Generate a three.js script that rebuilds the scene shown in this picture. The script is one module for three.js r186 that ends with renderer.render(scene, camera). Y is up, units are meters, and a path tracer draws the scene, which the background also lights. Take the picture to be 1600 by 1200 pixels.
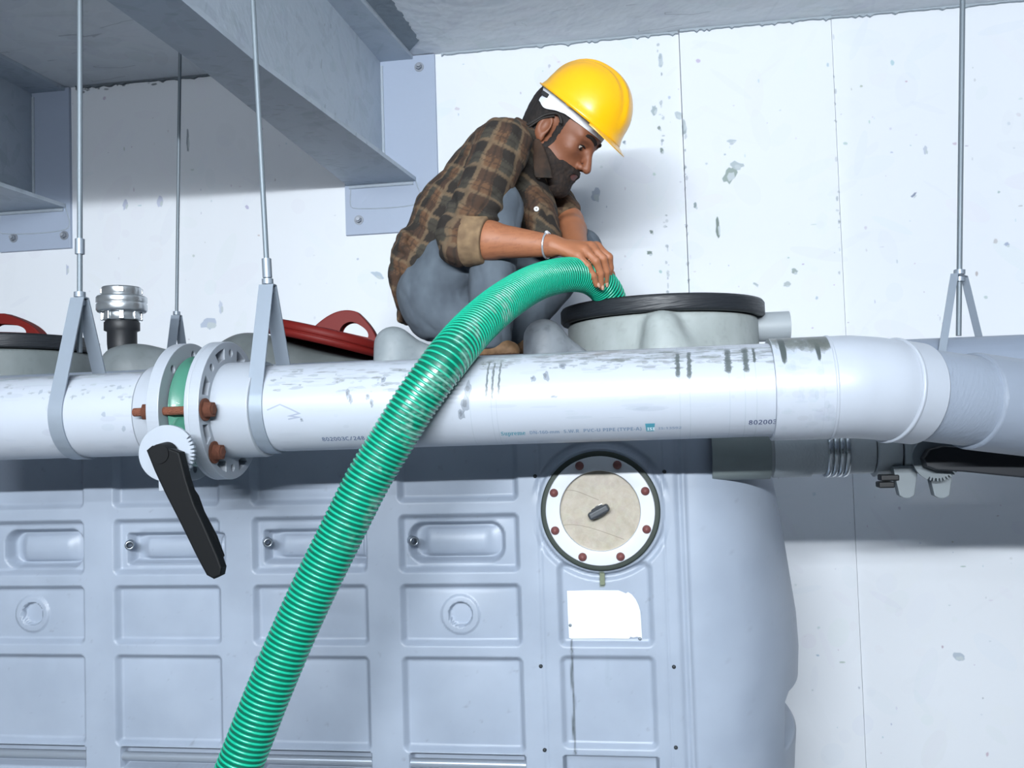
import * as THREE from 'three';
import { RoundedBoxGeometry } from 'three/addons/geometries/RoundedBoxGeometry.js';
import { mergeGeometries, mergeVertices, toCreasedNormals } from 'three/addons/utils/BufferGeometryUtils.js';
import { ImprovedNoise } from 'three/addons/math/ImprovedNoise.js';
import { RectAreaLightUniformsLib } from 'three/addons/lights/RectAreaLightUniformsLib.js';

// ---------------------------------------------------------------- camera, exposure, lights
const scene = new THREE.Scene();
const F = 1400;                                              // focal length in pixels of a 1600 x 1200 frame
const camera = new THREE.PerspectiveCamera(2 * Math.atan(600 / F) * 180 / Math.PI, 4 / 3, 0.05, 60);
camera.rotation.order = 'YXZ';
camera.position.set(0, 1.45, 3.05);
camera.rotation.set(Math.atan(60 / F), 0.142, -0.031);
camera.updateMatrixWorld(true); camera.updateProjectionMatrix();
const renderer = new THREE.WebGLRenderer({ antialias: true });
renderer.toneMapping = THREE.LinearToneMapping;
renderer.toneMappingExposure = 0.92;
renderer.shadowMap.enabled = true;
RectAreaLightUniformsLib.init();
scene.background = new THREE.Color(0x0a0b0d);
const LAMPS = [                                              // tube lamps: x, y, z, length, intensity
  [-0.12, 2.30, 5.0, 2.0, 850],
  [-1.55, 2.48, 4.6, 0.9, 240],
];
const LAMP_COLOR = new THREE.Color().setRGB(0.90, 0.955, 1.0);

// ---------------------------------------------------------------- helpers
const V = (x, y, z) => new THREE.Vector3(x, y, z);
const px = (x, y, z) => {                                    // the point of the plane z = const seen at pixel (x, y) of the photograph
  const p = V(x / 800 - 1, 1 - y / 600, 0.5).unproject(camera), d = p.sub(camera.position);
  return camera.position.clone().addScaledVector(d, (z - camera.position.z) / d.z);
};
const noise = new ImprovedNoise();
const fbm = (x, y, z, o = 4) => { let s = 0, a = 0.5; for (let i = 0; i < o; i++) { s += a * noise.noise(x, y, z); x *= 2.03; y *= 2.03; z *= 2.03; a *= 0.5; } return s; };
let seed = 12345;
const rnd = () => { seed = (seed + 0x6d2b79f5) | 0; let t = Math.imul(seed ^ (seed >>> 15), 1 | seed); t = (t + Math.imul(t ^ (t >>> 7), 61 | t)) ^ t; return ((t ^ (t >>> 14)) >>> 0) / 4294967296; };
const clamp = (v, a = 0, b = 1) => Math.min(b, Math.max(a, v));
const sst = (a, b, v) => { const t = clamp((v - a) / (b - a)); return t * t * (3 - 2 * t); };
const mix = (a, b, t) => a + (b - a) * t;
const std = (color, roughness = 0.5, metalness = 0, more = {}) => new THREE.MeshStandardMaterial({ color, roughness, metalness, side: THREE.DoubleSide, ...more });
const phys = (color, roughness, metalness, more) => new THREE.MeshPhysicalMaterial({ color, roughness, metalness, side: THREE.DoubleSide, ...more });
const used = new Map(), kids = new WeakMap();
function numbered(name) { const n = used.get(name) || 0; used.set(name, n + 1); return n ? name + '_' + String(n).padStart(3, '0') : name; }
function mesh(name, geo, mat, parent = scene) {
  if (Array.isArray(geo)) geo = geo.length > 1 ? merge(geo) : geo[0];
  const m = new THREE.Mesh(geo, mat); m.castShadow = m.receiveShadow = true;
  m.name = parent === scene ? numbered(name) : name;
  if (parent !== scene) { const k = kids.get(parent) || kids.set(parent, {}).get(parent); const n = k[name] || 0; k[name] = n + 1; if (n) m.name = name + '_' + String(n).padStart(3, '0'); }
  parent.add(m); return m;
}
function merge(list) {
  return mergeGeometries(list.map((g) => { g = g.index ? g.toNonIndexed() : g; const keep = new THREE.BufferGeometry(); for (const k of ['position', 'normal', 'uv']) if (g.attributes[k]) keep.setAttribute(k, g.attributes[k]); if (!keep.attributes.uv) keep.setAttribute('uv', new THREE.BufferAttribute(new Float32Array(keep.attributes.position.count * 2), 2)); return keep; }));
}
function thing(name, label, category, pos, group) {
  const g = new THREE.Group(); g.name = numbered(name); g.position.copy(pos || V(0, 0, 0));
  g.userData = { label, category }; if (group) g.userData.group = group; scene.add(g); return g;
}
function tag(o, label, category, group) { o.userData.label = label; o.userData.category = category; if (group) o.userData.group = group; return o; }
function struct(name, geo, mat, parent = scene) { const m = mesh(name, geo, mat, parent); if (parent === scene) m.userData.kind = 'structure'; return m; }
// part geometry given in world coordinates, moved into a thing's own frame
const loc = (g, t) => g.translate(-t.position.x, -t.position.y, -t.position.z);
const part = (name, geo, mat, t) => mesh(name, (Array.isArray(geo) ? geo : [geo]).map((g) => loc(g, t)), mat, t);
function cyl(a, b, r0, r1 = r0, seg = 32, open = false) {     // cylinder between two points
  const d = b.clone().sub(a), g = new THREE.CylinderGeometry(r1, r0, d.length(), seg, 1, open);
  g.translate(0, d.length() / 2, 0).applyQuaternion(new THREE.Quaternion().setFromUnitVectors(V(0, 1, 0), d.normalize())).translate(a.x, a.y, a.z);
  return g;
}
const lathe = (pts, a, dir, seg = 48) => {                    // profile (radius, along) turned round the axis a + dir
  const g = new THREE.LatheGeometry(pts.map((p) => new THREE.Vector2(p[0], p[1])), seg);
  g.applyQuaternion(new THREE.Quaternion().setFromUnitVectors(V(0, 1, 0), dir.clone().normalize())).translate(a.x, a.y, a.z); return g;
};
const tube = (pts, r, seg = 40, rad = 10, closed = false) => new THREE.TubeGeometry(new THREE.CatmullRomCurve3(pts, closed), seg, r, rad, closed);
const box = (w, h, d, c, r = 0.003, q) => { const g = new RoundedBoxGeometry(w, h, d, 2, Math.min(r, w / 2.1, h / 2.1, d / 2.1)); if (q) g.applyQuaternion(q); return g.translate(c.x, c.y, c.z); };
function canvasTex(w, h, draw, srgb = true) {
  const c = document.createElement('canvas'); c.width = w; c.height = h; draw(c.getContext('2d'), w, h);
  const t = new THREE.CanvasTexture(c); if (srgb) t.colorSpace = THREE.SRGBColorSpace; t.wrapS = t.wrapT = THREE.RepeatWrapping; return t;
}
function noiseTex(n, f, o, contrast = 1, lo = 0, hi = 255) {
  const d = new Uint8Array(n * n * 4);
  for (let y = 0; y < n; y++) for (let x = 0; x < n; x++) {
    const u = x / n * Math.PI * 2, v = y / n * Math.PI * 2, k = f / 6.28;
    const s = clamp(0.5 + contrast * fbm(Math.cos(u) * k + 7, Math.sin(u) * k + Math.cos(v) * k, Math.sin(v) * k + 3, o));
    const c = lo + (hi - lo) * s, i = (y * n + x) * 4; d[i] = d[i + 1] = d[i + 2] = c; d[i + 3] = 255;
  }
  const t = new THREE.DataTexture(d, n, n); t.wrapS = t.wrapT = THREE.RepeatWrapping; t.magFilter = THREE.LinearFilter; t.needsUpdate = true; return t;
}
const grain = noiseTex(512, 40, 4, 1.2);

// surface nets over a signed distance field; blocks far from the surface are skipped
function nets(sdf, lo, hi, s, colour) {
  const B = 8, nb = [0, 1, 2].map((i) => Math.ceil((hi.getComponent(i) - lo.getComponent(i)) / s / B));
  const nx = nb[0] * B, ny = nb[1] * B, nz = nb[2] * B, val = new Float32Array(nx * ny * nz), R = B * s * 0.87 * 1.5 + 2 * s;
  for (let bz = 0; bz < nb[2]; bz++) for (let by = 0; by < nb[1]; by++) for (let bx = 0; bx < nb[0]; bx++) {
    const d = sdf(lo.x + (bx + 0.5) * B * s, lo.y + (by + 0.5) * B * s, lo.z + (bz + 0.5) * B * s), near = Math.abs(d) < R;
    for (let z = bz * B; z < bz * B + B; z++) for (let y = by * B; y < by * B + B; y++) for (let x = bx * B; x < bx * B + B; x++)
      val[(z * ny + y) * nx + x] = near ? sdf(lo.x + x * s, lo.y + y * s, lo.z + z * s) : d;
  }
  const ids = new Int32Array(nx * ny * nz).fill(-1), pos = [], idx = [], at = (x, y, z) => (z * ny + y) * nx + x;
  const E = [[0, 1], [2, 3], [4, 5], [6, 7], [0, 2], [1, 3], [4, 6], [5, 7], [0, 4], [1, 5], [2, 6], [3, 7]], v = new Float32Array(8);
  for (let z = 0; z < nz - 1; z++) for (let y = 0; y < ny - 1; y++) for (let x = 0; x < nx - 1; x++) {
    let m = 0; for (let i = 0; i < 8; i++) { v[i] = val[at(x + (i & 1), y + (i >> 1 & 1), z + (i >> 2))]; if (v[i] < 0) m++; }
    if (m === 0 || m === 8) continue;
    let cx = 0, cy = 0, cz = 0, n = 0;
    for (const [a, b] of E) if ((v[a] < 0) !== (v[b] < 0)) { const t = v[a] / (v[a] - v[b]); cx += mix(a & 1, b & 1, t); cy += mix(a >> 1 & 1, b >> 1 & 1, t); cz += mix(a >> 2, b >> 2, t); n++; }
    ids[at(x, y, z)] = pos.length / 3; pos.push(lo.x + (x + cx / n) * s, lo.y + (y + cy / n) * s, lo.z + (z + cz / n) * s);
  }
  const quad = (a, b, c, d, f) => { if (a < 0 || b < 0 || c < 0 || d < 0) return; f ? idx.push(a, b, c, a, c, d) : idx.push(a, c, b, a, d, c); };
  for (let z = 1; z < nz - 1; z++) for (let y = 1; y < ny - 1; y++) for (let x = 1; x < nx - 1; x++) {
    const s0 = val[at(x, y, z)] < 0;
    if (s0 !== (val[at(x + 1, y, z)] < 0)) quad(ids[at(x, y - 1, z - 1)], ids[at(x, y, z - 1)], ids[at(x, y, z)], ids[at(x, y - 1, z)], s0);
    if (s0 !== (val[at(x, y + 1, z)] < 0)) quad(ids[at(x - 1, y, z - 1)], ids[at(x - 1, y, z)], ids[at(x, y, z)], ids[at(x, y, z - 1)], s0);
    if (s0 !== (val[at(x, y, z + 1)] < 0)) quad(ids[at(x - 1, y - 1, z)], ids[at(x, y - 1, z)], ids[at(x, y, z)], ids[at(x - 1, y, z)], s0);
  }
  const g = new THREE.BufferGeometry(); g.setAttribute('position', new THREE.Float32BufferAttribute(pos, 3)); g.setIndex(idx); g.computeVertexNormals();
  if (colour) {
    const c = new Float32Array(pos.length), N = g.attributes.normal.array;
    for (let i = 0; i < pos.length; i += 3) { const k = colour(pos[i], pos[i + 1], pos[i + 2], N[i], N[i + 1], N[i + 2]); c[i] = k[0]; c[i + 1] = k[1]; c[i + 2] = k[2]; }
    g.setAttribute('color', new THREE.BufferAttribute(c, 3));
  }
  return g;
}
const smin = (a, b, k) => { const h = Math.max(k - Math.abs(a - b), 0) / k; return Math.min(a, b) - h * h * k * 0.25; };
const smax = (a, b, k) => -smin(-a, -b, k);
function cone(a, b, ra, rb, zs = 1) {                          // tapered capsule; zs < 1 widens it along z
  const ax = a.x, ay = a.y, az = a.z * zs, dx = b.x - ax, dy = b.y - ay, dz = b.z * zs - az, L = dx * dx + dy * dy + dz * dz || 1e-9;
  return (x, y, z) => { const qx = x - ax, qy = y - ay, qz = z * zs - az, h = clamp((qx * dx + qy * dy + qz * dz) / L); return Math.hypot(qx - h * dx, qy - h * dy, qz - h * dz) - mix(ra, rb, h); };
}
const lin = (hex) => { const c = new THREE.Color(hex); return [c.r, c.g, c.b]; };
const lerp3 = (a, b, t) => [mix(a[0], b[0], t), mix(a[1], b[1], t), mix(a[2], b[2], t)];

// ---------------------------------------------------------------- the room
const CEIL = 2.757, WX0 = -4.2, WX1 = 4.2, WZ1 = 8.5;
const SX = px(1069, 250, 0).x, SX2 = px(1307, 250, 0).x, EDGE = px(812, 60, 0);
const TW = [-2.1, 1.9, 0.3, 2.8];                              // part of the back wall that carries the drawn marks: x0, x1, y0, y1
const wallTex = canvasTex(2048, 1280, (g, w, h) => {
  const P = (x, y) => { const p = px(x, y, 0); return [(p.x - TW[0]) / (TW[1] - TW[0]) * w, (TW[3] - p.y) / (TW[3] - TW[2]) * h]; };
  const k = w / (TW[1] - TW[0]) / 455;                         // texture pixels per photograph pixel, about
  g.fillStyle = '#e6eaf0'; g.fillRect(0, 0, w, h);
  for (let i = 0; i < 900; i++) { g.fillStyle = `rgba(${200 + rnd() * 20 | 0},${206 + rnd() * 20 | 0},${216 + rnd() * 16 | 0},${rnd() * 0.12})`; g.beginPath(); g.ellipse(rnd() * w, rnd() * h, 4 + rnd() * 46, 2 + rnd() * 18, rnd() * 3, 0, 7); g.fill(); }
  const blob = (x, y, rx, ry, col, n = 9, rot = 0) => { const [cx, cy] = P(x, y); g.fillStyle = col; g.beginPath(); for (let i = 0; i < n; i++) { const a = i / n * 6.283, r = 0.6 + rnd() * 0.55, ex = Math.cos(a) * rx * r * k, ey = Math.sin(a) * ry * r * k; g.lineTo(cx + ex * Math.cos(rot) - ey * Math.sin(rot), cy + ex * Math.sin(rot) + ey * Math.cos(rot)); } g.closePath(); g.fill(); };
  for (let i = 0; i < 520; i++) blob(rnd() * 1700 - 50, 90 + rnd() * 1100, 0.7 + rnd() * rnd() * 5, 0.7 + rnd() * rnd() * 4, `rgba(${120 + rnd() * 50 | 0},${130 + rnd() * 45 | 0},${145 + rnd() * 40 | 0},${0.12 + rnd() * 0.5})`, 7);
  // peeled and scuffed spots where the photograph has them
  for (const [x, y, rx, ry, c, rot] of [[1140, 274, 10, 16, '#9aa7a3', 0.5], [1150, 260, 11, 7, '#b4bfc4', 0.2], [1121, 358, 3, 19, '#7e8a86', 0], [1086, 323, 3, 5, '#8f9c9f', 0], [1142, 222, 8, 3, '#b9c4cc', 0],
    [1069, 200, 4, 14, '#b3bdc2', 0], [1060, 180, 9, 5, '#b9c3c8', 0.8], [1427, 305, 6, 2, '#8890a4', -0.7], [1445, 235, 3, 8, '#c2c9d6', 0], [1572, 382, 4, 3, '#a5afc4', 0], [1497, 1025, 11, 7, '#b4bfcb', 0.2],
    [1022, 172, 5, 9, '#a9b5ba', 0.2], [1032, 95, 4, 11, '#bcc6ce', 0], [990, 470, 14, 4, '#b8c4c6', 0.4], [1240, 425, 5, 5, '#9fabaa', 0], [1228, 445, 6, 4, '#b4bdc0', 0], [1180, 445, 5, 2, '#aeb9bd', 0.5],
    [196, 320, 5, 9, '#bcc2d6', 0.2], [250, 315, 6, 10, '#c3c9dc', 0.1], [293, 220, 3, 22, '#9aa2aa', 0], [327, 505, 17, 11, '#b9c3d4', 0.1], [345, 480, 4, 12, '#c6cedd', 0], [590, 430, 12, 5, '#b6c3cf', 0.5], [104, 420, 4, 10, '#b7bed2', 0],
    [1015, 395, 5, 4, '#7d8a86', 0], [1018, 362, 3, 3, '#838f8c', 0], [1030, 200, 3, 4, '#8d9795', 0], [1034, 235, 3, 5, '#8a9694', 0], [975, 222, 3, 3, '#8b96a0', 0], [930, 305, 8, 12, '#b6bfcc', 0]]) { blob(x, y, rx, ry, c, 13, rot); blob(x + 2, y + 3, rx * 0.55, ry * 0.55, '#c3ccd0', 9, rot); }
  for (const [x0, y0, x1, y1, c] of [[1039, 330, 1045, 470, 3], [1029, 60, 1036, 240, 3], [1069, 200, 1076, 470, 3], [1300, 30, 1312, 460, 3]]) for (let i = 0; i < c * 5; i++) { const t = rnd(); blob(mix(x0, x1, t) + (rnd() - 0.5) * 5, mix(y0, y1, t), 1 + rnd() * 2, 1 + rnd() * 5, `rgba(120,132,140,${0.2 + rnd() * 0.4})`, 6); }
  // dirt where slab and wall meet
  for (let i = 0; i < 260; i++) { const x = 120 + rnd() * 230; blob(x, mix(131, 96, (x - 110) / 240) + rnd() * rnd() * 22, 1 + rnd() * 6, 1 + rnd() * 3, `rgba(70,78,84,${0.2 + rnd() * 0.5})`, 6); }
  for (let i = 0; i < 140; i++) { const x = 640 + rnd() * 420; blob(x, mix(83, 47, (x - 640) / 420) + rnd() * 3, 1 + rnd() * 6, 0.8 + rnd() * 1.6, `rgba(80,76,74,${0.3 + rnd() * 0.5})`, 6); }
});
const wallMat = std(0xffffff, 0.85, 0, { map: wallTex, bumpMap: grain, bumpScale: 0.0006 });
function slab(x0, x1, y0, y1, z0, z1) {
  const g = new THREE.BoxGeometry(x1 - x0, y1 - y0, z1 - z0).translate((x0 + x1) / 2, (y0 + y1) / 2, (z0 + z1) / 2), p = g.attributes.position, u = g.attributes.uv;
  for (let i = 0; i < p.count; i++) u.setXY(i, (p.getX(i) - TW[0]) / (TW[1] - TW[0]), (p.getY(i) - TW[2]) / (TW[3] - TW[2]));
  return g;
}
struct('wall_back', slab(WX0, WX1, -0.1, CEIL + 0.1, -0.3, -0.02), wallMat);
struct('wall_back_panel', slab(WX0, SX - 0.0025, 0, CEIL, -0.019, 0), wallMat);
struct('wall_back_panel', slab(SX, SX2, 0, CEIL, -0.019, 0.014), wallMat);
struct('wall_back_panel', slab(SX2 + 0.003, WX1, 0, CEIL, -0.019, 0.006), wallMat);
const plainWall = std(0x85898d, 0.9, 0, { bumpMap: grain, bumpScale: 0.001 });
struct('wall_left', new THREE.BoxGeometry(0.2, CEIL + 0.2, WZ1 + 0.4).translate(WX0 - 0.1, CEIL / 2, WZ1 / 2), plainWall);
struct('wall_right', new THREE.BoxGeometry(0.2, CEIL + 0.2, WZ1 + 0.4).translate(WX1 + 0.1, CEIL / 2, WZ1 / 2), plainWall);
struct('wall_front', new THREE.BoxGeometry(WX1 - WX0, CEIL + 0.2, 0.2).translate(0, CEIL / 2, WZ1 + 0.1), plainWall);
struct('floor', new THREE.BoxGeometry(WX1 - WX0 + 0.4, 0.2, WZ1 + 0.8).translate(0, -0.1, WZ1 / 2 - 0.1), std(0x5c6064, 0.8, 0, { bumpMap: grain, bumpScale: 0.002 }));
const ceilTex = canvasTex(1024, 1024, (g, w, h) => {
  g.fillStyle = '#d8dee4'; g.fillRect(0, 0, w, h);
  for (let i = 0; i < 1500; i++) { g.fillStyle = `rgba(${rnd() < 0.5 ? '170,178,186' : '212,219,226'},${rnd() * 0.12})`; g.beginPath(); g.ellipse(rnd() * w, rnd() * h, 3 + rnd() * 60, 2 + rnd() * 20, rnd() * 3, 0, 7); g.fill(); }
  for (let i = 0; i < 160; i++) { g.strokeStyle = `rgba(90,98,106,${rnd() * 0.3})`; g.lineWidth = 1 + rnd() * 3; g.beginPath(); let x = rnd() * w, y = rnd() * h; g.moveTo(x, y); for (let j = 0; j < 5; j++) g.lineTo(x += (rnd() - 0.4) * 50, y += (rnd() - 0.5) * 16); g.stroke(); }
});
{
  const g = new THREE.BoxGeometry(WX1 - WX0 + 0.4, 0.25, WZ1 + 0.8).translate(0, CEIL + 0.125, WZ1 / 2 - 0.1), p = g.attributes.position, u = g.attributes.uv;
  for (let i = 0; i < p.count; i++) u.setXY(i, p.getX(i) / 2, p.getZ(i) / 2);
  struct('ceiling', g, std(0xffffff, 0.9, 0, { map: ceilTex, bumpMap: grain, bumpScale: 0.002 }));
}
{ // ragged mortar lip left along the slab edge, and the broken paint strip beside the beam
  const lip = (x0, x1, d, n) => { const s = new THREE.Shape(); s.moveTo(x0, 0.005); for (let i = 0; i <= n; i++) { const x = mix(x0, x1, i / n); s.lineTo(x, -d * (0.35 + 0.9 * Math.abs(fbm(x * 14, 3, d * 90))) - (rnd() < 0.12 ? 0.006 : 0)); } s.lineTo(x1, 0.005); return new THREE.ExtrudeGeometry(s, { depth: 0.012, bevelEnabled: false }).translate(0, CEIL, 0.0); };
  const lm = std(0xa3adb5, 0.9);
  struct('trim_1', lip(px(690, 75, 0).x, SX - 0.004, 0.014, 90), lm);
  struct('trim_2', lip(SX, SX2, 0.016, 60).translate(0, 0, 0.014), lm);
  struct('trim_3', lip(SX2, px(1700, 0, 0).x, 0.012, 70).translate(0, 0, 0.006), lm);
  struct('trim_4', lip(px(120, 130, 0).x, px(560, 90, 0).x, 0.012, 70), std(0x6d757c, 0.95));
}

{ // strip of darker paint on the slab beside the beam
  const onSlab = (x, y) => { const d = px(x, y, 0).sub(camera.position); return camera.position.clone().addScaledVector(d, (CEIL - camera.position.y) / d.y); };
  const a0 = onSlab(640, 79), a1 = onSlab(574, 2), b0 = onSlab(655, 62), b1 = onSlab(614, 2), s = new THREE.Shape(), n = 60, P = (u, v, t, k) => { const p = u.clone().lerp(v, t); s[begun ? 'lineTo' : 'moveTo'](p.x + k * (0.02 * fbm(t * 9 + k * 300, 2, 5) + 0.006 * (rnd() - 0.5)), -p.z); begun = true; };
  let begun = false;
  for (let i = 0; i <= n; i++) P(a0, a1, i / n * 2.2, 0); for (let i = n; i >= 0; i--) P(b0, b1, i / n * 2.2, 1);
  struct('trim_5', new THREE.ExtrudeGeometry(s, { depth: 0.0015, bevelEnabled: false }).rotateX(-Math.PI / 2).translate(0, CEIL - 0.002, 0), std(0x7f8a94, 0.9, 0, { bumpMap: grain, bumpScale: 0.001 }));
}

// ---------------------------------------------------------------- steel beams with end plates
const beamTex = canvasTex(512, 512, (g, w, h) => {
  g.fillStyle = '#afbac6'; g.fillRect(0, 0, w, h);
  for (let i = 0; i < 500; i++) { g.fillStyle = `rgba(${rnd() < 0.5 ? '120,134,146' : '172,184,196'},${rnd() * 0.14})`; g.beginPath(); g.ellipse(rnd() * w, rnd() * h, 3 + rnd() * 40, 2 + rnd() * 12, rnd() * 3, 0, 7); g.fill(); }
  for (let i = 0; i < 70; i++) { g.fillStyle = `rgba(66,72,82,${0.04 + rnd() * 0.16})`; g.beginPath(); g.ellipse(rnd() * w, rnd() * h, 1 + rnd() * 12, 1 + rnd() * 3, rnd() * 0.6, 0, 7); g.fill(); }
});
const steel = std(0xffffff, 0.55, 0, { map: beamTex, bumpMap: grain, bumpScale: 0.0005 });
const grime = std(0x4a4b50, 0.95);
// a straight bar whose far and near sections are given: [x0, x1, y0, y1] at z0 and at z1
function taper(a, z0, b, z1) {
  const g = new THREE.BoxGeometry(1, 1, 1, 1, 1, 12), p = g.attributes.position, u = g.attributes.uv;
  for (let i = 0; i < p.count; i++) {
    const t = p.getZ(i) + 0.5, fx = p.getX(i) + 0.5, fy = p.getY(i) + 0.5;
    const x = mix(mix(a[0], a[1], fx), mix(b[0], b[1], fx), t), y = mix(mix(a[2], a[3], fy), mix(b[2], b[3], fy), t), z = mix(z0, z1, t);
    p.setXYZ(i, x, y, z); u.setXY(i, (x + y) * 1.3, z * 1.3);
  }
  g.computeVertexNormals(); return g;
}
function beam(label, L, R, W, bottomY, plate, bolts, drift, shrink) {
  const half = (R - L) / 2, t = thing('steel_beam', label, 'beam', V(W, bottomY, 0.006)), zm = 1.1, z1 = WZ1 - 0.02;
  const cM = W + drift * zm, cN = W + drift * z1;
  const secs = (w, y0, y1, k = shrink) => [[W - w, W + w, y0, y1], [cM - w * k, cM + w * k, y0, y1], [cN - w * k, cN + w * k, y0, y1]];
  const put = (name, [a, b, c], mat) => part(name, [taper(a, 0.012, b, zm), taper(b, zm, c, z1)], mat, t);
  put('bottom_flange', secs(half, bottomY, bottomY + 0.014), steel);
  put('web', secs(0.006, bottomY + 0.014, CEIL - 0.015, 1), steel);
  put('top_flange', secs(half, CEIL - 0.015, CEIL - 0.001), steel);
  // welds where the beam meets its plate
  part('weld', cyl(V(L + 0.006, bottomY - 0.006, 0.014), V(R - 0.01, bottomY - 0.006, 0.014), 0.007, 0.007, 8), steel, t);
  part('weld', cyl(V(W + 0.01, bottomY + 0.02, 0.014), V(W + 0.01, CEIL - 0.03, 0.014), 0.006, 0.006, 8), steel, t);
  const [x0, x1, y0, y1] = plate, s = new THREE.Shape([new THREE.Vector2(x0, y0), new THREE.Vector2(x1, y0), new THREE.Vector2(x1, y1), new THREE.Vector2(x0, y1)]);
  part('end_plate', new THREE.ExtrudeGeometry(s, { depth: 0.012, bevelEnabled: true, bevelSize: 0.0015, bevelThickness: 0.0015, bevelSegments: 2 }).translate(0, 0, 0.001), std(0xa2aec2, 0.5, 0, { bumpMap: grain, bumpScale: 0.0004 }), t);
  // raised outline left under the flange by old paint
  part('paint_ridge', tube([V(L + 0.012, bottomY - 0.012, 0.0145), V(L + 0.012, bottomY - 0.075, 0.0145), V(L + 0.03, bottomY - 0.082, 0.0145), V(R + 0.004, bottomY - 0.078, 0.0145), V(R + 0.014, bottomY - 0.06, 0.0145), V(R - 0.003, bottomY + 0.004, 0.0145)], 0.0022, 60, 6), steel, t);
  for (const b of bolts) {
    const c = px(b[0], b[1], 0.013);
    const hx = part('anchor_bolt', [cyl(V(c.x, c.y, 0.012), V(c.x, c.y, 0.016), 0.017, 0.017, 20), cyl(V(c.x, c.y, 0.016), V(c.x, c.y, 0.027), 0.0115, 0.0105, 6), cyl(V(c.x, c.y, 0.027), V(c.x + 0.002, c.y, 0.036), 0.0065, 0.006, 12)], std(0x8b919b, 0.5, 0.3), t);
  }
  return t;
}
{
  const bl = px(545, 292, 0), br = px(652, 285, 0), pl = px(543, 365, 0), pr = px(682, 180, 0), bY = (bl.y + br.y) / 2;
  beam('grey steel beam running out from behind the man, with bolted wall plate', bl.x, br.x, (bl.x + br.x) / 2, bY, [pl.x, pr.x, px(612, 364, 0).y, CEIL - 0.004], [[655, 105], [561, 344], [651, 337]], -0.046, 0.56);
  const cl = px(0, 330, 0), cr = px(107, 326, 0), ql = px(4, 390, 0), qr = px(131, 250, 0), cY = cr.y;
  beam('dark grey steel beam in the upper left corner with bolted wall plate', cl.x, cr.x, (cl.x + cr.x) / 2, cY, [ql.x, px(113, 380, 0).x, px(60, 391, 0).y, CEIL - 0.004], [[22, 372], [101, 368]], -0.03, 0.75);
}

// ---------------------------------------------------------------- lamps (behind the photographer)
LAMPS.forEach(([x, y, z, len, I], i) => {
  const t = thing('tube_lamp', i ? 'short white tube lamp between the two beams behind the camera' : 'white tube lamp hanging below the slab behind the camera', 'lamp', V(x, y, z));
  part('housing', box(len + 0.06, 0.04, 0.06, V(x, y + 0.05, z + 0.03), 0.008), std(0xe4e6e8, 0.4), t);
  part('tube', cyl(V(x - len / 2, y, z + 0.02), V(x + len / 2, y, z + 0.02), 0.016), std(0xffffff, 0.4, 0, { emissive: 0xf2f8ff, emissiveIntensity: 2 }), t);
  for (const s of [-1, 1]) { part('socket', box(0.02, 0.07, 0.05, V(x + s * (len / 2 + 0.012), y + 0.012, z + 0.02), 0.005), std(0xdddddd, 0.5), t); part('drop_rod', cyl(V(x + s * 0.4, y + 0.07, z + 0.03), V(x + s * 0.4, CEIL, z + 0.03), 0.005), std(0x999999, 0.4, 0.8), t); }
  const l = new THREE.RectAreaLight(LAMP_COLOR, I, len, 0.05);
  l.position.set(x, y, z - 0.005); l.lookAt(x, y, z - 3); scene.add(l);
});

// ---------------------------------------------------------------- the moulded tank
const ZF = 1.17, TOP = px(780, 558, 1.0).y;                     // plane of the ribs; level of the tank's top
const tx = (x, y = 900) => px(x, y, ZF).x, ty = (y, x = 600) => px(x, y, ZF).y;
const tank = thing('storage_tank', 'large pale grey moulded plastic tank with ribbed panels under the pipe', 'tank', V(px(560, 900, ZF).x, 0, 0.75));
const xSeam = tx(1082, 900);
const rr = (x, y, x0, x1, y0, y1, r) => { const cx = (x0 + x1) / 2, cy = (y0 + y1) / 2, qx = Math.abs(x - cx) - (x1 - x0) / 2 + r, qy = Math.abs(y - cy) - (y1 - y0) / 2 + r; return Math.min(Math.max(qx, qy), 0) + Math.hypot(Math.max(qx, 0), Math.max(qy, 0)) - r; };
const COLS = [[-262, -92], [-40, 130], [178, 343], [395, 573], [625, 812]].map(([a, b]) => [tx(a), tx(b)]);
const ROWS = [[590, 785], [806, 894], [914, 1008], [1027, 1173]].map(([a, b]) => [ty(b), ty(a)]);
const SLOT = [ty(1212), ty(1177)], LOW = [ty(1420), ty(1228)];
const COLE = [tx(876, 1050), tx(1024, 1050)], EROWS = [[ty(1010, 950), ty(880, 950)], [ty(1170, 950), ty(1026, 950)]];
const hatchC = px(938, 797, ZF);
const pocketY = (y) => ty(y, 600);
const POCKETS = [[2, 122, 822, 884, 1], [194, 350, 830, 880, 0], [408, 570, 828, 880, 0], [637, 786, 820, 880, 2]].map(([a, b, c, d, k]) => [tx(a, 850), tx(b, 850), ty(d), ty(c), k]);
const BOSS = [px(46, 961, ZF), px(718, 962, ZF)];
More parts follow.
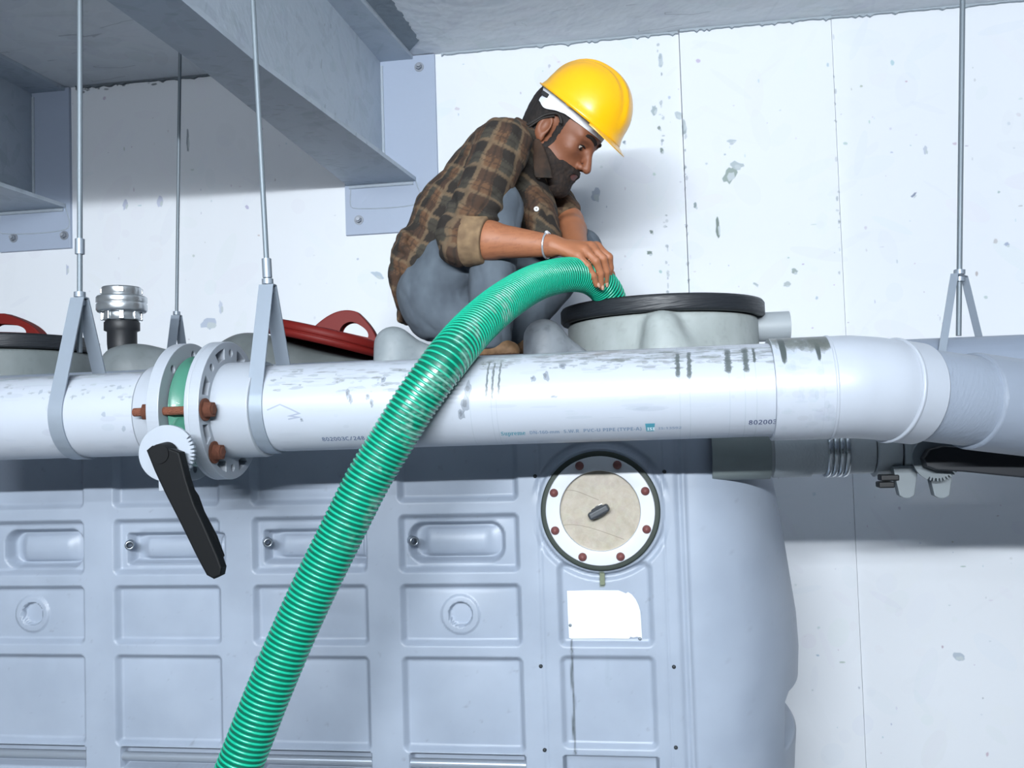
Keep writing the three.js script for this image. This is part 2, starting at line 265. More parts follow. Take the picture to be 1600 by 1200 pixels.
// side profile of the right end: how far it bulges out at a height
const RX = [[1400, 1238], [1200, 1240], [1100, 1244], [1000, 1247], [950, 1243], [850, 1226], [800, 1217], [745, 1206], [690, 1190], [600, 1170]].map(([y, x]) => { const p = px(x, y, 0.80); return [p.y, p.x + 0.007]; });
const rightX = (y) => { if (y <= RX[0][0]) return RX[0][1]; for (let i = 1; i < RX.length; i++) if (y <= RX[i][0]) return mix(RX[i - 1][1], RX[i][1], (y - RX[i - 1][0]) / (RX[i][0] - RX[i - 1][0])); return RX[RX.length - 1][1]; };
const NOTCH = px(1236, 1085, 0.80);
function relief(x, y) {
  let h = 0;
  const cut = (d, depth, w = 0.011) => { h -= depth * (1 - sst(-w, w * 0.35, d)); };
  for (const [a, b] of COLS) {
    if (x < a - 0.03 || x > b + 0.03) continue;
    for (const [c, d] of ROWS) { cut(rr(x, y, a, b, c, d, 0.012), 0.017); const e = rr(x, y, a, b, c, d, 0.012); if (e < 0) h += 0.006 * Math.sin(clamp((y - c) / (d - c)) * Math.PI) * Math.sin(clamp((x - a) / (b - a)) * Math.PI) * clamp(-e / 0.02); }
    cut(rr(x, y, a + 0.012, b, SLOT[0], SLOT[1], 0.004), 0.028, 0.006);
    cut(rr(x, y, a, b, LOW[0], LOW[1], 0.012), 0.017);
  }
  for (const [c, d] of EROWS) cut(rr(x, y, COLE[0], COLE[1], c, d, 0.014), 0.012);
  cut(rr(x, y, COLE[0], COLE[1], SLOT[0], SLOT[1] + 0.002, 0.004), 0.028, 0.006);
  for (const [a, b, c, d, k] of POCKETS) {
    if (x < a - 0.05 || x > b + 0.05 || y < c - 0.05 || y > d + 0.05) continue;
    const cy = (c + d) / 2, hh = (d - c) / 2, e = rr(x, y, a, b, c, d, k ? hh * 0.7 : 0.006);
    const depth = 0.03 * (1 - sst(-0.010, 0.004, e)), dish = 0.007 * (1 - sst(0, 0.026, Math.hypot(Math.max(Math.abs(x - (a + b) / 2) - (b - a) * 0.34, 0), Math.max(Math.abs(y - cy) - hh * 0.7, 0))));
    const roll = 0.02 * Math.sqrt(Math.max(0, 1 - ((y - cy) / (hh * 0.82)) ** 2)) * sst(a + 0.012, a + 0.045, x) * (k ? 1 - sst(b - 0.05, b, x) : 1) * (1 - sst(-0.014, 0, e));
    h += -depth - dish + roll;
  }
  for (const b of BOSS) { const d = Math.hypot(x - b.x, y - b.y); h += 0.004 * (1 - sst(0.038, 0.044, d)) - 0.016 * (1 - sst(0.023, 0.027, d)); }
  { // raised seat round the hatch, and the shallow trough outside it
    const d = Math.hypot(x - hatchC.x, y - hatchC.y);
    h = mix(0.004, h, sst(0.128, 0.134, d)); h += -0.006 * sst(0.130, 0.136, d) * (1 - sst(0.140, 0.150, d)) * sst(-0.5, 0.1, Math.abs((y - hatchC.y) / (d + 1e-6)) - 0.55);
  }
  // long upright grooves either side of the hatch column
  for (const [gx, w, dp] of [[tx(846), 0.004, 0.002], [tx(1066), 0.007, 0.006], [tx(1040), 0.003, 0.0015]]) h -= dp * Math.exp(-(((x - gx) / w) ** 2));
  if (x > tx(1072)) h -= 0.006 * sst(tx(1072), tx(1080), x);
  return h;
}
const Y1 = TOP - 0.10;
const arcW = (y) => (rightX(y) - xSeam), arcN = 160;
// surface of the shell: s runs along the front and round the right end, y upward and then in over the top
function shellPoint(s, v) {
  const y = Math.min(v, Y1), over = Math.max(0, v - Y1);
  let x, z, nx = 0, nz = 1, h = 0;
  if (s <= xSeam) { x = s; z = ZF; h = relief(x, y); }
  else {
    const a = clamp((s - xSeam) / 0.62) * Math.PI, e = 0.62, c = Math.cos(a / 1), W = arcW(y), D = 0.43;
    const sa = Math.pow(Math.sin(a), 0.97), ca = Math.sign(c) * Math.pow(Math.abs(c), 0.98);
    x = xSeam + W * sa; z = 0.74 + D * ca; const l = Math.hypot(sa / W, ca / D); nx = sa / W / l; nz = ca / D / l;
    h = -0.006 - 0.028 * (1 - sst(-0.012, 0.006, rr(z, y, 0.62, 1.02, NOTCH.y - 0.055, NOTCH.y + 0.06, 0.02))) * sst(0.6, 0.9, nx) - 0.006 * sst(1.10, 1.09, z) * 0;
  }
  const r = 0.10; let inset = 0, yy = y;
  if (over > 0) { const q = Math.min(over / r, Math.PI / 2); inset = r * (1 - Math.cos(q)) + Math.max(0, over - r * Math.PI / 2); yy = Y1 + r * Math.sin(q); h *= Math.max(0, 1 - q / 0.6); }
  return V(x + nx * (h - inset), yy, z + nz * (h - inset));
}
const tankBase = lin('#98a2b1'), tankDirt = lin('#6f7678');
const STREAKS = [[941, 893, 920, 3.4, '#56613f', 0.85], [895, 1002, 1180, 1.8, '#3f484a', 0.8], [949, 1008, 1075, 3, '#8f9ba8', 0.5], [560, 905, 1010, 1.5, '#8f9ba8', 0.25]].map(([x, a, b, w, c, k]) => [tx(x, (a + b) / 2), ty(b, x), ty(a, x), w * 0.0013, lin(c), k]);
function tankColour(x, y, z) {
  let c = lerp3(tankBase, [tankBase[0] * 0.86, tankBase[1] * 0.87, tankBase[2] * 0.88], clamp(0.5 + fbm(x * 7, y * 7, z * 7) * 1.4));
  const fl = fbm(x * 60 + 5, y * 60, z * 60); if (fl > 0.34) c = lerp3(c, tankDirt, clamp((fl - 0.34) * 4) * 0.6);
  for (const [sx, a, b, w, sc, k] of STREAKS) if (y > a && y < b && z > 1) { const d = Math.abs(x - sx - 0.0015 * Math.sin(y * 60)) / w; if (d < 1.6) c = lerp3(c, sc, k * (1 - sst(0.6, 1.6, d)) * (0.65 + 0.7 * clamp(0.5 + fbm(x * 200, y * 40, 1)))); }
  return c;
}
function shellPatch(s0, s1, v0, v1, ds, dv) {
  const nx = Math.max(1, Math.ceil((s1 - s0) / ds)), ny = Math.max(1, Math.ceil((v1 - v0) / dv)), P = [], N = [], C = [], I = [], e = 0.0015;
  for (let j = 0; j <= ny; j++) for (let i = 0; i <= nx; i++) {
    const s = mix(s0, s1, i / nx), v = mix(v0, v1, j / ny), p = shellPoint(s, v), a = shellPoint(s + e, v).sub(shellPoint(s - e, v)), b = shellPoint(s, v + e).sub(shellPoint(s, v - e)), n = a.cross(b).normalize(), c = tankColour(p.x, p.y, p.z);
    P.push(p.x - tank.position.x, p.y, p.z - tank.position.z); N.push(n.x, n.y, n.z); C.push(...c);
    if (i < nx && j < ny) { const k = j * (nx + 1) + i; I.push(k, k + 1, k + nx + 2, k, k + nx + 2, k + nx + 1); }
  }
  const g = new THREE.BufferGeometry(); g.setAttribute('position', new THREE.Float32BufferAttribute(P, 3)); g.setAttribute('normal', new THREE.Float32BufferAttribute(N, 3)); g.setAttribute('color', new THREE.Float32BufferAttribute(C, 3)); g.setIndex(I); return g;
}
const joinC = (list) => mergeGeometries(list);
const plastic = std(0xffffff, 0.42, 0, { vertexColors: true, bumpMap: null });
{
  const m = 0.008, XL = -2.3, sEnd = xSeam + 0.62, body = [];
  const panels = [];
  for (const [a, b] of COLS) { for (const [c, d] of ROWS) panels.push([a - m, b + m, c - m, d + m]); panels.push([a - m, b + m, LOW[0] - m, LOW[1] + m]); }
  for (const [c, d] of EROWS) panels.push([COLE[0] - m, COLE[1] + m, c - m, d + m]);
  const xs = [...new Set([XL, xSeam, sEnd, ...panels.flatMap((p) => [p[0], p[1]])])].sort((a, b) => a - b), ys = [...new Set([0.02, TOP + 0.5, Y1, ...panels.flatMap((p) => [p[2], p[3]])])].sort((a, b) => a - b);
  const inP = (x, y) => panels.find((p) => x > p[0] && x < p[1] && y > p[2] && y < p[3]);
  // columns of cells; neighbours in one column that are no panel are joined into the body
  for (let i = 0; i + 1 < xs.length; i++) for (let j = 0; j + 1 < ys.length; j++) {
    const cx = (xs[i] + xs[i + 1]) / 2, cy = (ys[j] + ys[j + 1]) / 2; if (inP(cx, cy)) continue;
    const low = ys[j + 1] < 0.7 || cx < tx(-45), high = ys[j] >= Y1, back = xs[i] >= xSeam;
    body.push(shellPatch(xs[i], xs[i + 1], ys[j], ys[j + 1], low ? 0.03 : high ? 0.02 : back ? 0.007 : 0.0038, low ? 0.03 : high ? 0.02 : back ? 0.008 : 0.0038));
  }
  mesh('body', joinC(body), plastic, tank);
  const tops = [[0, 0, 0]];
  for (const p of panels) { const far = p[3] < 0.72 || p[1] < tx(-45); mesh('moulded_panel', shellPatch(p[0], p[1], p[2], p[3], far ? 0.02 : 0.0036, far ? 0.02 : 0.0036), plastic, tank); }
  // rear wall and left end, never in view
  const bk = std(0xb6bfcc, 0.5);
  part('rear_wall', box(xSeam - XL, TOP - 0.06, 0.02, V((xSeam + XL) / 2, TOP / 2 - 0.02, 0.31), 0.004), bk, tank);
  part('end_wall', box(0.02, TOP - 0.06, 0.84, V(XL + 0.005, TOP / 2 - 0.02, 0.74), 0.004), bk, tank);
}
// necks, lifting lugs and domes on the tank's top
const ring3 = px(1033, 496, 0.80), ring1 = px(2, 548, 0.80), ring2 = px(505, 520, 0.86);
const RINGR = 0.249;
{
  const T = TOP;
  const oldCol = (base, dirt, k) => { const a = lin(base), b = lin(dirt); return (x, y, z) => lerp3(a, b, clamp(0.45 + k * fbm(x * 16, y * 9, z * 16, 5)) * 0.8 + 0.2 * sst(0.1, 0.35, fbm(x * 70, y * 70, z * 70))); };
  const V3 = (x, y, z) => V(x, y, z), neckMat = std(0xffffff, 0.55, 0, { vertexColors: true });
  const place = (name, sdf, lo, hi, s, col) => { const g = nets(sdf, lo, hi, s, col); g.translate(-tank.position.x, -tank.position.y, -tank.position.z); return mesh(name, g, neckMat, tank); };
  const cylY = (c, r, y0, y1, rnd_ = 0.006) => (x, y, z) => { const a = Math.hypot(x - c.x, z - c.z) - r + rnd_, b = Math.abs(y - (y0 + y1) / 2) - (y1 - y0) / 2 + rnd_; return Math.min(Math.max(a, b), 0) + Math.hypot(Math.max(a, 0), Math.max(b, 0)) - rnd_; };
  // neck of the open manhole: outer wall, bore, upright buttress with a spreading foot
  {
    const c = ring3, y1 = ring3.y - 0.012, bt = px(1035, 520, 1.06), bTop = px(1035, 489, 1.07).y;
    const hollow = cylY(c, 0.205, T - 0.06, y1 + 0.1), outer = cylY(c, 0.232, T - 0.03, y1, 0.01);
    const b1 = cone(V(bt.x, T - 0.05, 1.045), V(bt.x, bTop - 0.030, 1.035), 0.044, 0.040), b2 = cone(V(bt.x + 0.02, T - 0.02, 1.03), V(bt.x + 0.14, T - 0.035, 0.93), 0.05, 0.045);
    const sdf = (x, y, z) => smax(smin(smin(outer(x, y, z), b1(x, y, z), 0.02), b2(x, y, z), 0.05), -hollow(x, y, z), 0.006);
    place('manhole_neck', sdf, V(c.x - 0.32, T - 0.08, c.z - 0.28), V(c.x + 0.34, y1 + 0.05, c.z + 0.32), 0.006, oldCol('#a9b0b0', '#848b88', 0.9));
    const st0 = px(1150, 513, 0.80), st1 = px(1233, 513, 0.80);
    part('stub_pipe', lathe([[0.022, 0], [0.036, 0], [0.036, st1.x - st0.x], [0.031, st1.x - st0.x], [0.031, 0.05]], st0, V(1, 0, 0), 40), std(0x9aa1a6, 0.5), tank);
  }
  { // neck under the closed lid at the left
    const c = ring1, y1 = ring1.y - 0.012, outer = cylY(c, 0.236, T - 0.03, y1, 0.01);
    place('manhole_neck', (x, y, z) => outer(x, y, z), V(c.x - 0.27, T - 0.06, c.z - 0.27), V(c.x + 0.27, y1 + 0.03, c.z + 0.27), 0.007, oldCol('#727a7b', '#5c6465', 0.9));
  }
  { // low collar under the red lid
    const q = px(430, 560, 0.92), r = px(455, 530, 0.92);
    const a = cone(V(q.x - 0.05, T - 0.06, 0.90), V(q.x + 0.28, T - 0.08, 0.86), 0.16, 0.14), top = r.y + 0.002;
    place('lid_collar', (x, y, z) => smax(a(x, y, z), y - top - (x - r.x) * -0.28, 0.03), V(q.x - 0.24, T - 0.10, 0.66), V(q.x + 0.48, T + 0.16, 1.12), 0.007, oldCol('#676d6e', '#505657', 0.9));
  }
  { // dome that carries the hose coupling
    const c = px(205, 560, 0.98), top = px(192, 534, 0.98).y;
    const d1 = cone(V(c.x, T - 0.05, 0.98), V(c.x - 0.005, top - 0.075, 0.98), 0.085, 0.072), d2 = cone(V(c.x + 0.02, top - 0.075, 0.96), V(c.x + 0.22, T - 0.03, 0.92), 0.068, 0.05);
    place('dome', (x, y, z) => smax(smin(d1(x, y, z), d2(x, y, z), 0.04), y - top, 0.03), V(c.x - 0.16, T - 0.12, 0.82), V(c.x + 0.34, top + 0.05, 1.10), 0.006, oldCol('#787f82', '#5f6668', 0.9));
  }
  // lifting lugs
  for (const [x, ytop, z, w, dx, c0, c1] of [[610, 511, 1.10, 0.040, 0.16, '#929a9e', '#70787c'], [846, 499, 1.09, 0.042, 0.10, '#8b9197', '#4c5058']]) {
    const c = px(x, ytop, z), a = cone(V(c.x, T - 0.05, z), V(c.x, c.y - w, z - 0.01), w * 1.08, w), b = cone(V(c.x + 0.01, c.y - w * 1.1, z - 0.02), V(c.x + dx, T - 0.03, z - 0.06), w * 0.8, w * 0.55);
    place('lifting_lug', (X, Y, Z) => smin(a(X, Y, Z), b(X, Y, Z), 0.03), V(c.x - 0.1, T - 0.12, z - 0.16), V(c.x + 0.26, c.y + 0.03, z + 0.1), 0.005, oldCol(c0, c1, 1.3));
  }
  // tie rods lying in the slots, tube ends in the pockets, screws
  const chrome = std(0x9aa3af, 0.28, 0.4);
  for (const [a, b] of [...COLS.slice(1)]) part('tie_rod', cyl(V(a + 0.004, (SLOT[0] + SLOT[1]) / 2 + 0.001, ZF - 0.012), V(b + 0.004, (SLOT[0] + SLOT[1]) / 2 + 0.001, ZF - 0.012), 0.010, 0.010, 20), chrome, tank);
  part('tie_rod', cyl(V(COLE[0] + 0.006, SLOT[0] + 0.008, ZF - 0.014), V(COLE[1], SLOT[0] + 0.008, ZF - 0.014), 0.009, 0.009, 20), std(0x5c6468, 0.5, 0.5), tank);
  for (const [x, y] of [[203, 851], [418, 847], [645, 845]]) { const p = px(x, y, ZF - 0.012); part('tube_end', lathe([[0.0055, -0.01], [0.0055, 0.012], [0.0078, 0.014], [0.0105, 0.012], [0.0105, -0.012]], p, V(0.55, 0, 1), 24), std(0x9aa2aa, 0.3, 0.9), tank); }
  for (const [x, y] of [[836, 744], [1038, 737], [845, 1041], [1053, 1042], [851, 1172], [1056, 1168]]) { const p = px(x, y, ZF); part('screw', lathe([[0, 0.004], [0.0032, 0.003], [0.0042, 0.0005], [0.0042, -0.004]], p, V(0, 0, 1), 14), std(0x35393c, 0.5, 0.4), tank); }
  part('tape_strip', box(0.010, 0.030, 0.0012, px(941, 903, ZF + 0.0).add(V(0, 0, -0.0035)), 0.0005), std(0x6d7560, 0.7), tank);
}
{ // blank, torn paper plate
  const a = px(888, 998, ZF - 0.010), b = px(1001, 921, ZF - 0.010), t = thing('label_plate', 'blank white label plate with a torn corner below the round hatch', 'label', V((a.x + b.x) / 2, a.y, a.z));
  const s = new THREE.Shape(), X = (f) => mix(a.x, b.x, f), Y = (f) => mix(a.y, b.y, f);
  const out = [[0.005, 0.98], [0.006, 0.5], [0.012, 0.02], [0.05, 0.005], [0.5, 0.012], [0.82, 0.006], [0.84, 0.05], [0.88, 0.03], [0.93, 0.05], [0.995, 0.012], [0.99, 0.4], [0.985, 0.56], [0.965, 0.68], [0.93, 0.8], [0.88, 0.9], [0.83, 0.95], [0.80, 0.92], [0.76, 0.95], [0.70, 0.985], [0.3, 0.99]];
  out.forEach(([x, y], i) => i ? s.lineTo(X(x), Y(y)) : s.moveTo(X(x), Y(y)));
  part('paper', new THREE.ExtrudeGeometry(s, { depth: 0.0015, bevelEnabled: false }).translate(0, 0, a.z), std(0xd6dae0, 0.6), t);
  for (const [x, y] of [[891, 977], [1000, 998]]) { const p = px(x, y, a.z + 0.001); part('rivet', lathe([[0, 0.003], [0.003, 0.002], [0.0036, 0]], p, V(0, 0, 1), 14), std(0x8a939b, 0.4, 0.6), t); }
}
{ // round inspection hatch
  const c = hatchC, mm = 0.00131, z0 = ZF + 0.004, t = thing('inspection_hatch', 'round inspection hatch with a white bolted ring and beige cover', 'hatch', V(c.x, c.y, z0));
  const R = 94 * mm, at = (p, z) => lathe(p.map(([r, q]) => [r, q + z]), V(c.x, c.y, 0), V(0, 0, 1), 96);
  part('gasket', at([[R - 0.012, 0], [R - 0.001, 0], [R, 0.003], [R, 0.009], [R - 0.003, 0.011], [R - 0.012, 0.011]], z0), std(0x2c352f, 0.6), t);
  part('ring', at([[0.080, 0], [86 * mm, 0], [86 * mm, 0.014], [86 * mm - 0.002, 0.016], [0.0845, 0.016], [0.0825, 0.0145], [0.0825, 0.002]], z0), std(0xc4c8ce, 0.4), t);
  const disc = canvasTex(512, 512, (g, w) => {
    g.fillStyle = '#a39a8c'; g.fillRect(0, 0, w, w);
    for (let i = 0; i < 900; i++) { g.fillStyle = `rgba(${rnd() < 0.5 ? '138,129,114' : '182,174,162'},${rnd() * 0.14})`; g.beginPath(); g.ellipse(rnd() * w, rnd() * w, 4 + rnd() * 50, 3 + rnd() * 30, rnd() * 3, 0, 7); g.fill(); }
    g.strokeStyle = 'rgba(84,78,66,.6)'; g.lineWidth = 3; g.beginPath(); g.moveTo(10, 130); g.bezierCurveTo(90, 105, 150, 150, 250, 190); g.moveTo(20, 345); g.bezierCurveTo(130, 330, 240, 380, 400, 440); g.stroke();
  });
  const dg = new THREE.CircleGeometry(0.0835, 72); dg.translate(c.x, c.y, z0 + 0.005);
  part('cover', [dg, at([[0.0835, 0.005], [0.0835, 0.001]], z0)], phys(0xffffff, 0.35, 0, { map: disc, clearcoat: 0.5, clearcoatRoughness: 0.25 }), t);
  for (let i = 0; i < 8; i++) { const a = (i + 0.5) * Math.PI / 4, x = c.x + Math.cos(a) * 77.5 * mm, y = c.y + Math.sin(a) * 77.5 * mm; part('bolt_cap', lathe([[0, 0.0225], [0.0035, 0.0218], [0.0075, 0.018], [0.009, 0.013]], V(x, y, z0 + 0.003), V(0, 0, 1), 20), std(0x6e403e, 0.5), t); }
  const kx = px(935, 799, ZF + 0.03), dir = px(953, 789, ZF + 0.03).sub(px(918, 808, ZF + 0.03)).normalize(), q = new THREE.Quaternion().setFromUnitVectors(V(1, 0, 0), dir);
  const kn = mesh('knob', [box(0.046, 0.016, 0.024, V(0, 0, 0), 0.005, q), box(0.03, 0.022, 0.018, V(0, 0, -0.003), 0.006, q)].map((g) => g.translate(c.x - 0.002 - t.position.x, c.y - 0.001 - t.position.y, 0.022)), std(0x3c4045, 0.45), t);
  mesh('spindle', cyl(V(c.x - 0.002 - t.position.x, c.y - 0.001 - t.position.y, 0), V(c.x - 0.002 - t.position.x, c.y - 0.001 - t.position.y, 0.014), 0.012), std(0x4a4e52, 0.5), t);
  part('print_mark', box(0.014, 0.003, 0.0004, px(936, 790, z0 + 0.006), 0.0001, q), std(0xf4f4f0, 0.6), t);
}
// ---------------------------------------------------------------- manhole rings and lids
{
  const black = std(0x23262b, 0.45, 0, { bumpMap: grain, bumpScale: 0.001 });
  const ring = (c, label) => { const t = thing('manhole_ring', label, 'ring', c); part('rim', lathe([[0.200, -0.012], [0.244, -0.012], [0.249, -0.006], [0.249, 0.020], [0.245, 0.026], [0.205, 0.026], [0.200, 0.020], [0.200, -0.012]], c, V(0, 1, 0), 96), black, t); return t; };
  ring(ring3, 'black rubber ring on the open manhole that the green hose enters');
  ring(ring1, 'black rubber ring round the lid at the left edge');
  const red = phys(0x661612, 0.55, 0, { specularIntensity: 0.5 });
  const lid = (label, c, q, R, loop) => {
    const t = thing('tank_lid', label, 'lid', c); t.quaternion.copy(q);
    mesh('disc', new THREE.LatheGeometry([[0, -0.008], [R - 0.02, -0.010], [R, -0.012], [R + 0.002, 0.001], [R - 0.004, 0.003], [R - 0.004, 0.006], [R + 0.002, 0.008], [R + 0.001, 0.022], [R - 0.012, 0.026], [R * 0.6, 0.028], [0, 0.034]].map((p) => new THREE.Vector2(...p)), 80), red, t);
    const [x0, x1, h, w] = loop, s = new THREE.Shape(); s.moveTo(x0, 0.015); s.bezierCurveTo(x0 + (x1 - x0) * 0.22, h * 0.86 + 0.02, x0 + (x1 - x0) * 0.42, h + 0.022, x0 + (x1 - x0) * 0.6, h + 0.018); s.bezierCurveTo(x0 + (x1 - x0) * 0.8, h * 0.97, x1 - 0.012, h * 0.7, x1, 0.015); s.lineTo(x0, 0.015);
    const o = new THREE.Path(), a = mix(x0, x1, 0.42), b = mix(x0, x1, 0.84), top = h * 0.80; o.moveTo(a, 0.032); o.bezierCurveTo(a - 0.002, top * 0.8, a + 0.008, top + 0.008, a + 0.028, top + 0.008); o.bezierCurveTo(b - 0.02, top + 0.004, b + 0.002, top * 0.9, b, 0.032); o.lineTo(a, 0.032); s.holes.push(o);
    mesh('handle', new THREE.ExtrudeGeometry(s, { depth: w, bevelEnabled: true, bevelSize: 0.003, bevelThickness: 0.003, bevelSegments: 3, curveSegments: 20 }).translate(0, 0, -w / 2), red, t);
    return t;
  };
  lid('red lid with a loop handle closing the left manhole', V(ring1.x, ring1.y + 0.008, ring1.z), new THREE.Quaternion(), 0.19, [-0.15, 0.135, 0.072, 0.03]);
  const cR = px(513, 535, 0.95), tilt = new THREE.Quaternion().setFromEuler(new THREE.Euler(-0.02, 0.05, -0.255, 'YZX'));
  lid('red lid with a loop handle lying tilted beside the squatting man', cR, tilt, 0.145, [-0.045, 0.125, 0.066, 0.026]);
}
{ // metal hose coupling on a black sleeve
  const b = px(191, 538, 0.98), t = thing('hose_coupling', 'silver hose coupling on a short black sleeve above the grey dome', 'coupling', b), k = 0.00165;
  const al = std(0xc9ced2, 0.28, 0.85), up = V(0, 1, 0), y = (p) => (538 - p) * k * 0.99;
  part('sleeve', lathe([[0.033, -0.02], [0.035, 0], [0.035, y(519)], [0.042, y(517)], [0.042, y(505)], [0.038, y(502)], [0.036, y(500)]], b, up), std(0x1d1f23, 0.5), t);
  part('lower_collar', lathe([[0.036, y(502)], [0.044, y(501)], [0.044, y(489)], [0.038, y(488)]], b, up, 24), al, t);
  part('locking_ring', lathe([[0.038, y(489)], [0.056, y(489)], [0.060, y(486)], [0.060, y(478)], [0.058, y(477)], [0.058, y(475)], [0.060, y(474)], [0.060, y(467)], [0.057, y(465)], [0.04, y(465)]], b, up), al, t);
  part('upper_collar', lathe([[0.040, y(466)], [0.047, y(465)], [0.047, y(453)], [0.045, y(451)], [0.03, y(451)], [0.03, y(458)], [0, y(458)]], b, up), al, t);
  for (let i = 0; i < 8; i++) { const a = i * Math.PI / 4 + 0.25, w = b.clone().add(V(Math.cos(a) * 0.0455, y(495), Math.sin(a) * 0.0455)), q = new THREE.Quaternion().setFromAxisAngle(up, -a); part('lug', box(0.006, 0.022, 0.012, w, 0.002, q), al, t); const u = b.clone().add(V(Math.cos(a) * 0.047, y(457), Math.sin(a) * 0.047)); if (i % 2) part('lug', box(0.005, 0.014, 0.012, u, 0.002, q), al, t); }
}

// ---------------------------------------------------------------- the main pipe and its fittings
const ZP = 1.47, PA = px(60, 652.5, ZP), PB = px(1150, 611, ZP), PR = 0.0795;
const axis = (x, z = ZP) => V(x, mix(PA.y, PB.y, (x - PA.x) / (PB.x - PA.x)), z);
const fx = (x, r = 0.085) => px(x, 640, ZP + r).x;              // world x of something seen on the pipe's front at pixel x
const X = { flange1: px(249, 640, 1.595).x, flange2: px(311, 640, 1.595).x, hubEnd: px(420, 708, ZP).x, coupler: fx(1215), elbow: fx(1308), left: px(-160, 650, ZP).x };
const upvc = (map) => std(map ? 0xffffff : 0xa5abb5, 0.36, 0, map ? { map } : {});
// a pipe along the axis whose front middle line is v = 0.5
function pipeGeo(xa, xb, r, wall = 0.005) {
  const n = 72, P = [], N = [], U = [], I = [], prof = [[xa, r - wall, 0], [xa, r, 0], [xa, r, 1], [xb, r, 1], [xb, r, 2], [xb, r - wall, 2], [xa, r - wall, 3]];
  const segs = [[xa, r - wall, xa, r, -1, 0], [xa, r, xb, r, 0, 1], [xb, r, xb, r - wall, 1, 0], [xb, r - wall, xa, r - wall, 0, -1]];
  for (const [x0, r0, x1, r1, nx, nr] of segs) {
    const base = P.length / 3;
    for (let i = 0; i <= n; i++) for (const [x, q] of [[x0, r0], [x1, r1]]) { const a = (i / n * 2 - 1) * Math.PI, c = axis(x); P.push(x, c.y + q * Math.sin(a), c.z + q * Math.cos(a)); N.push(nx, nr * Math.sin(a), nr * Math.cos(a)); U.push((x - xa) / (xb - xa), i / n); }
    for (let i = 0; i < n; i++) { const k = base + i * 2; I.push(k, k + 1, k + 3, k, k + 3, k + 2); }
  }
  const g = new THREE.BufferGeometry(); g.setAttribute('position', new THREE.Float32BufferAttribute(P, 3)); g.setAttribute('normal', new THREE.Float32BufferAttribute(N, 3)); g.setAttribute('uv', new THREE.Float32BufferAttribute(U, 2)); g.setIndex(I); return g;
}
function pipeTex(xa, xb, w, h, draw) {
  return canvasTex(w, h, (g) => {
    const Q = (x, y) => { const p = px(x, y, ZP + PR * 0.9), c = axis(p.x), s = clamp((p.y - c.y) / PR, -1, 1); return [(p.x - xa) / (xb - xa) * w, (0.5 - Math.asin(s) / (2 * Math.PI)) * h]; };
    g.fillStyle = '#a9afb9'; g.fillRect(0, 0, w, h);
    for (let i = 0; i < 500; i++) { g.fillStyle = `rgba(${rnd() < 0.6 ? '138,145,157' : '170,175,184'},${rnd() * 0.2})`; g.beginPath(); g.ellipse(rnd() * w, rnd() * h, 3 + rnd() * 60, 1 + rnd() * 8, 0, 0, 7); g.fill(); }
    // dust and dirt settled along the top, in ragged grains
    for (let i = 0; i < 2600; i++) { const y = h * (0.5 - 0.25 + (rnd() + rnd() - 1) * 0.09); g.fillStyle = `rgba(${84 + rnd() * 30 | 0},${90 + rnd() * 30 | 0},${92 + rnd() * 30 | 0},${rnd() * 0.22})`; g.beginPath(); g.ellipse(rnd() * w, y, 3 + rnd() * 34, 0.6 + rnd() * 3.0, 0, 0, 7); g.fill(); }
    const spot = (x, y, rx, ry, col, n = 10) => { const [cx, cy] = Q(x, y), k = w / (xb - xa) * 0.00115; g.fillStyle = col; g.beginPath(); for (let i = 0; i < n; i++) { const a = i / n * 6.283, r = 0.6 + rnd() * 0.6; g.lineTo(cx + Math.cos(a) * rx * k * r, cy + Math.sin(a) * ry * k * r); } g.closePath(); g.fill(); };
    const drip = (x, y0, y1, wd, col) => { for (let i = 0; i < 26; i++) { const t = i / 26; spot(x + Math.sin(i) * 0.5, mix(y0, y1, t), wd * (0.8 + 0.4 * rnd()), 3.4, col, 8); } };
    const smear = (x0, x1, y0, y1, n, col, r = 5) => { for (let i = 0; i < n; i++) spot(mix(x0, x1, rnd()), mix(y0, y1, Math.pow(rnd(), 1.4)), 1 + rnd() * r * 2.2, 0.6 + rnd() * r * 0.4, col(), 9); };
    const hair = (x) => { const [a] = Q(x, 620); g.strokeStyle = 'rgba(96,104,116,.2)'; g.lineWidth = 2; g.beginPath(); g.moveTo(a, h * 0.2); g.lineTo(a, h * 0.8); g.stroke(); };
    draw(g, { Q, spot, drip, smear, hair, w, h, k: w / (xb - xa) });
  });
}
const dirtC = () => { const v = rnd() * 44 | 0; return `rgba(${70 + v},${75 + v},${72 + v},${0.06 + rnd() * 0.26})`; };
function lettering(g, Q, k, text, x, x1, y, h, col, font = 'sans-serif') { const [a, b] = Q(x, y), [c] = Q(x1, y); g.fillStyle = col; g.font = `bold ${h * k}px ${font}`; g.save(); g.translate(a, b); g.scale((c - a) / g.measureText(text).width, 1); g.fillText(text, 0, 0); g.restore(); }
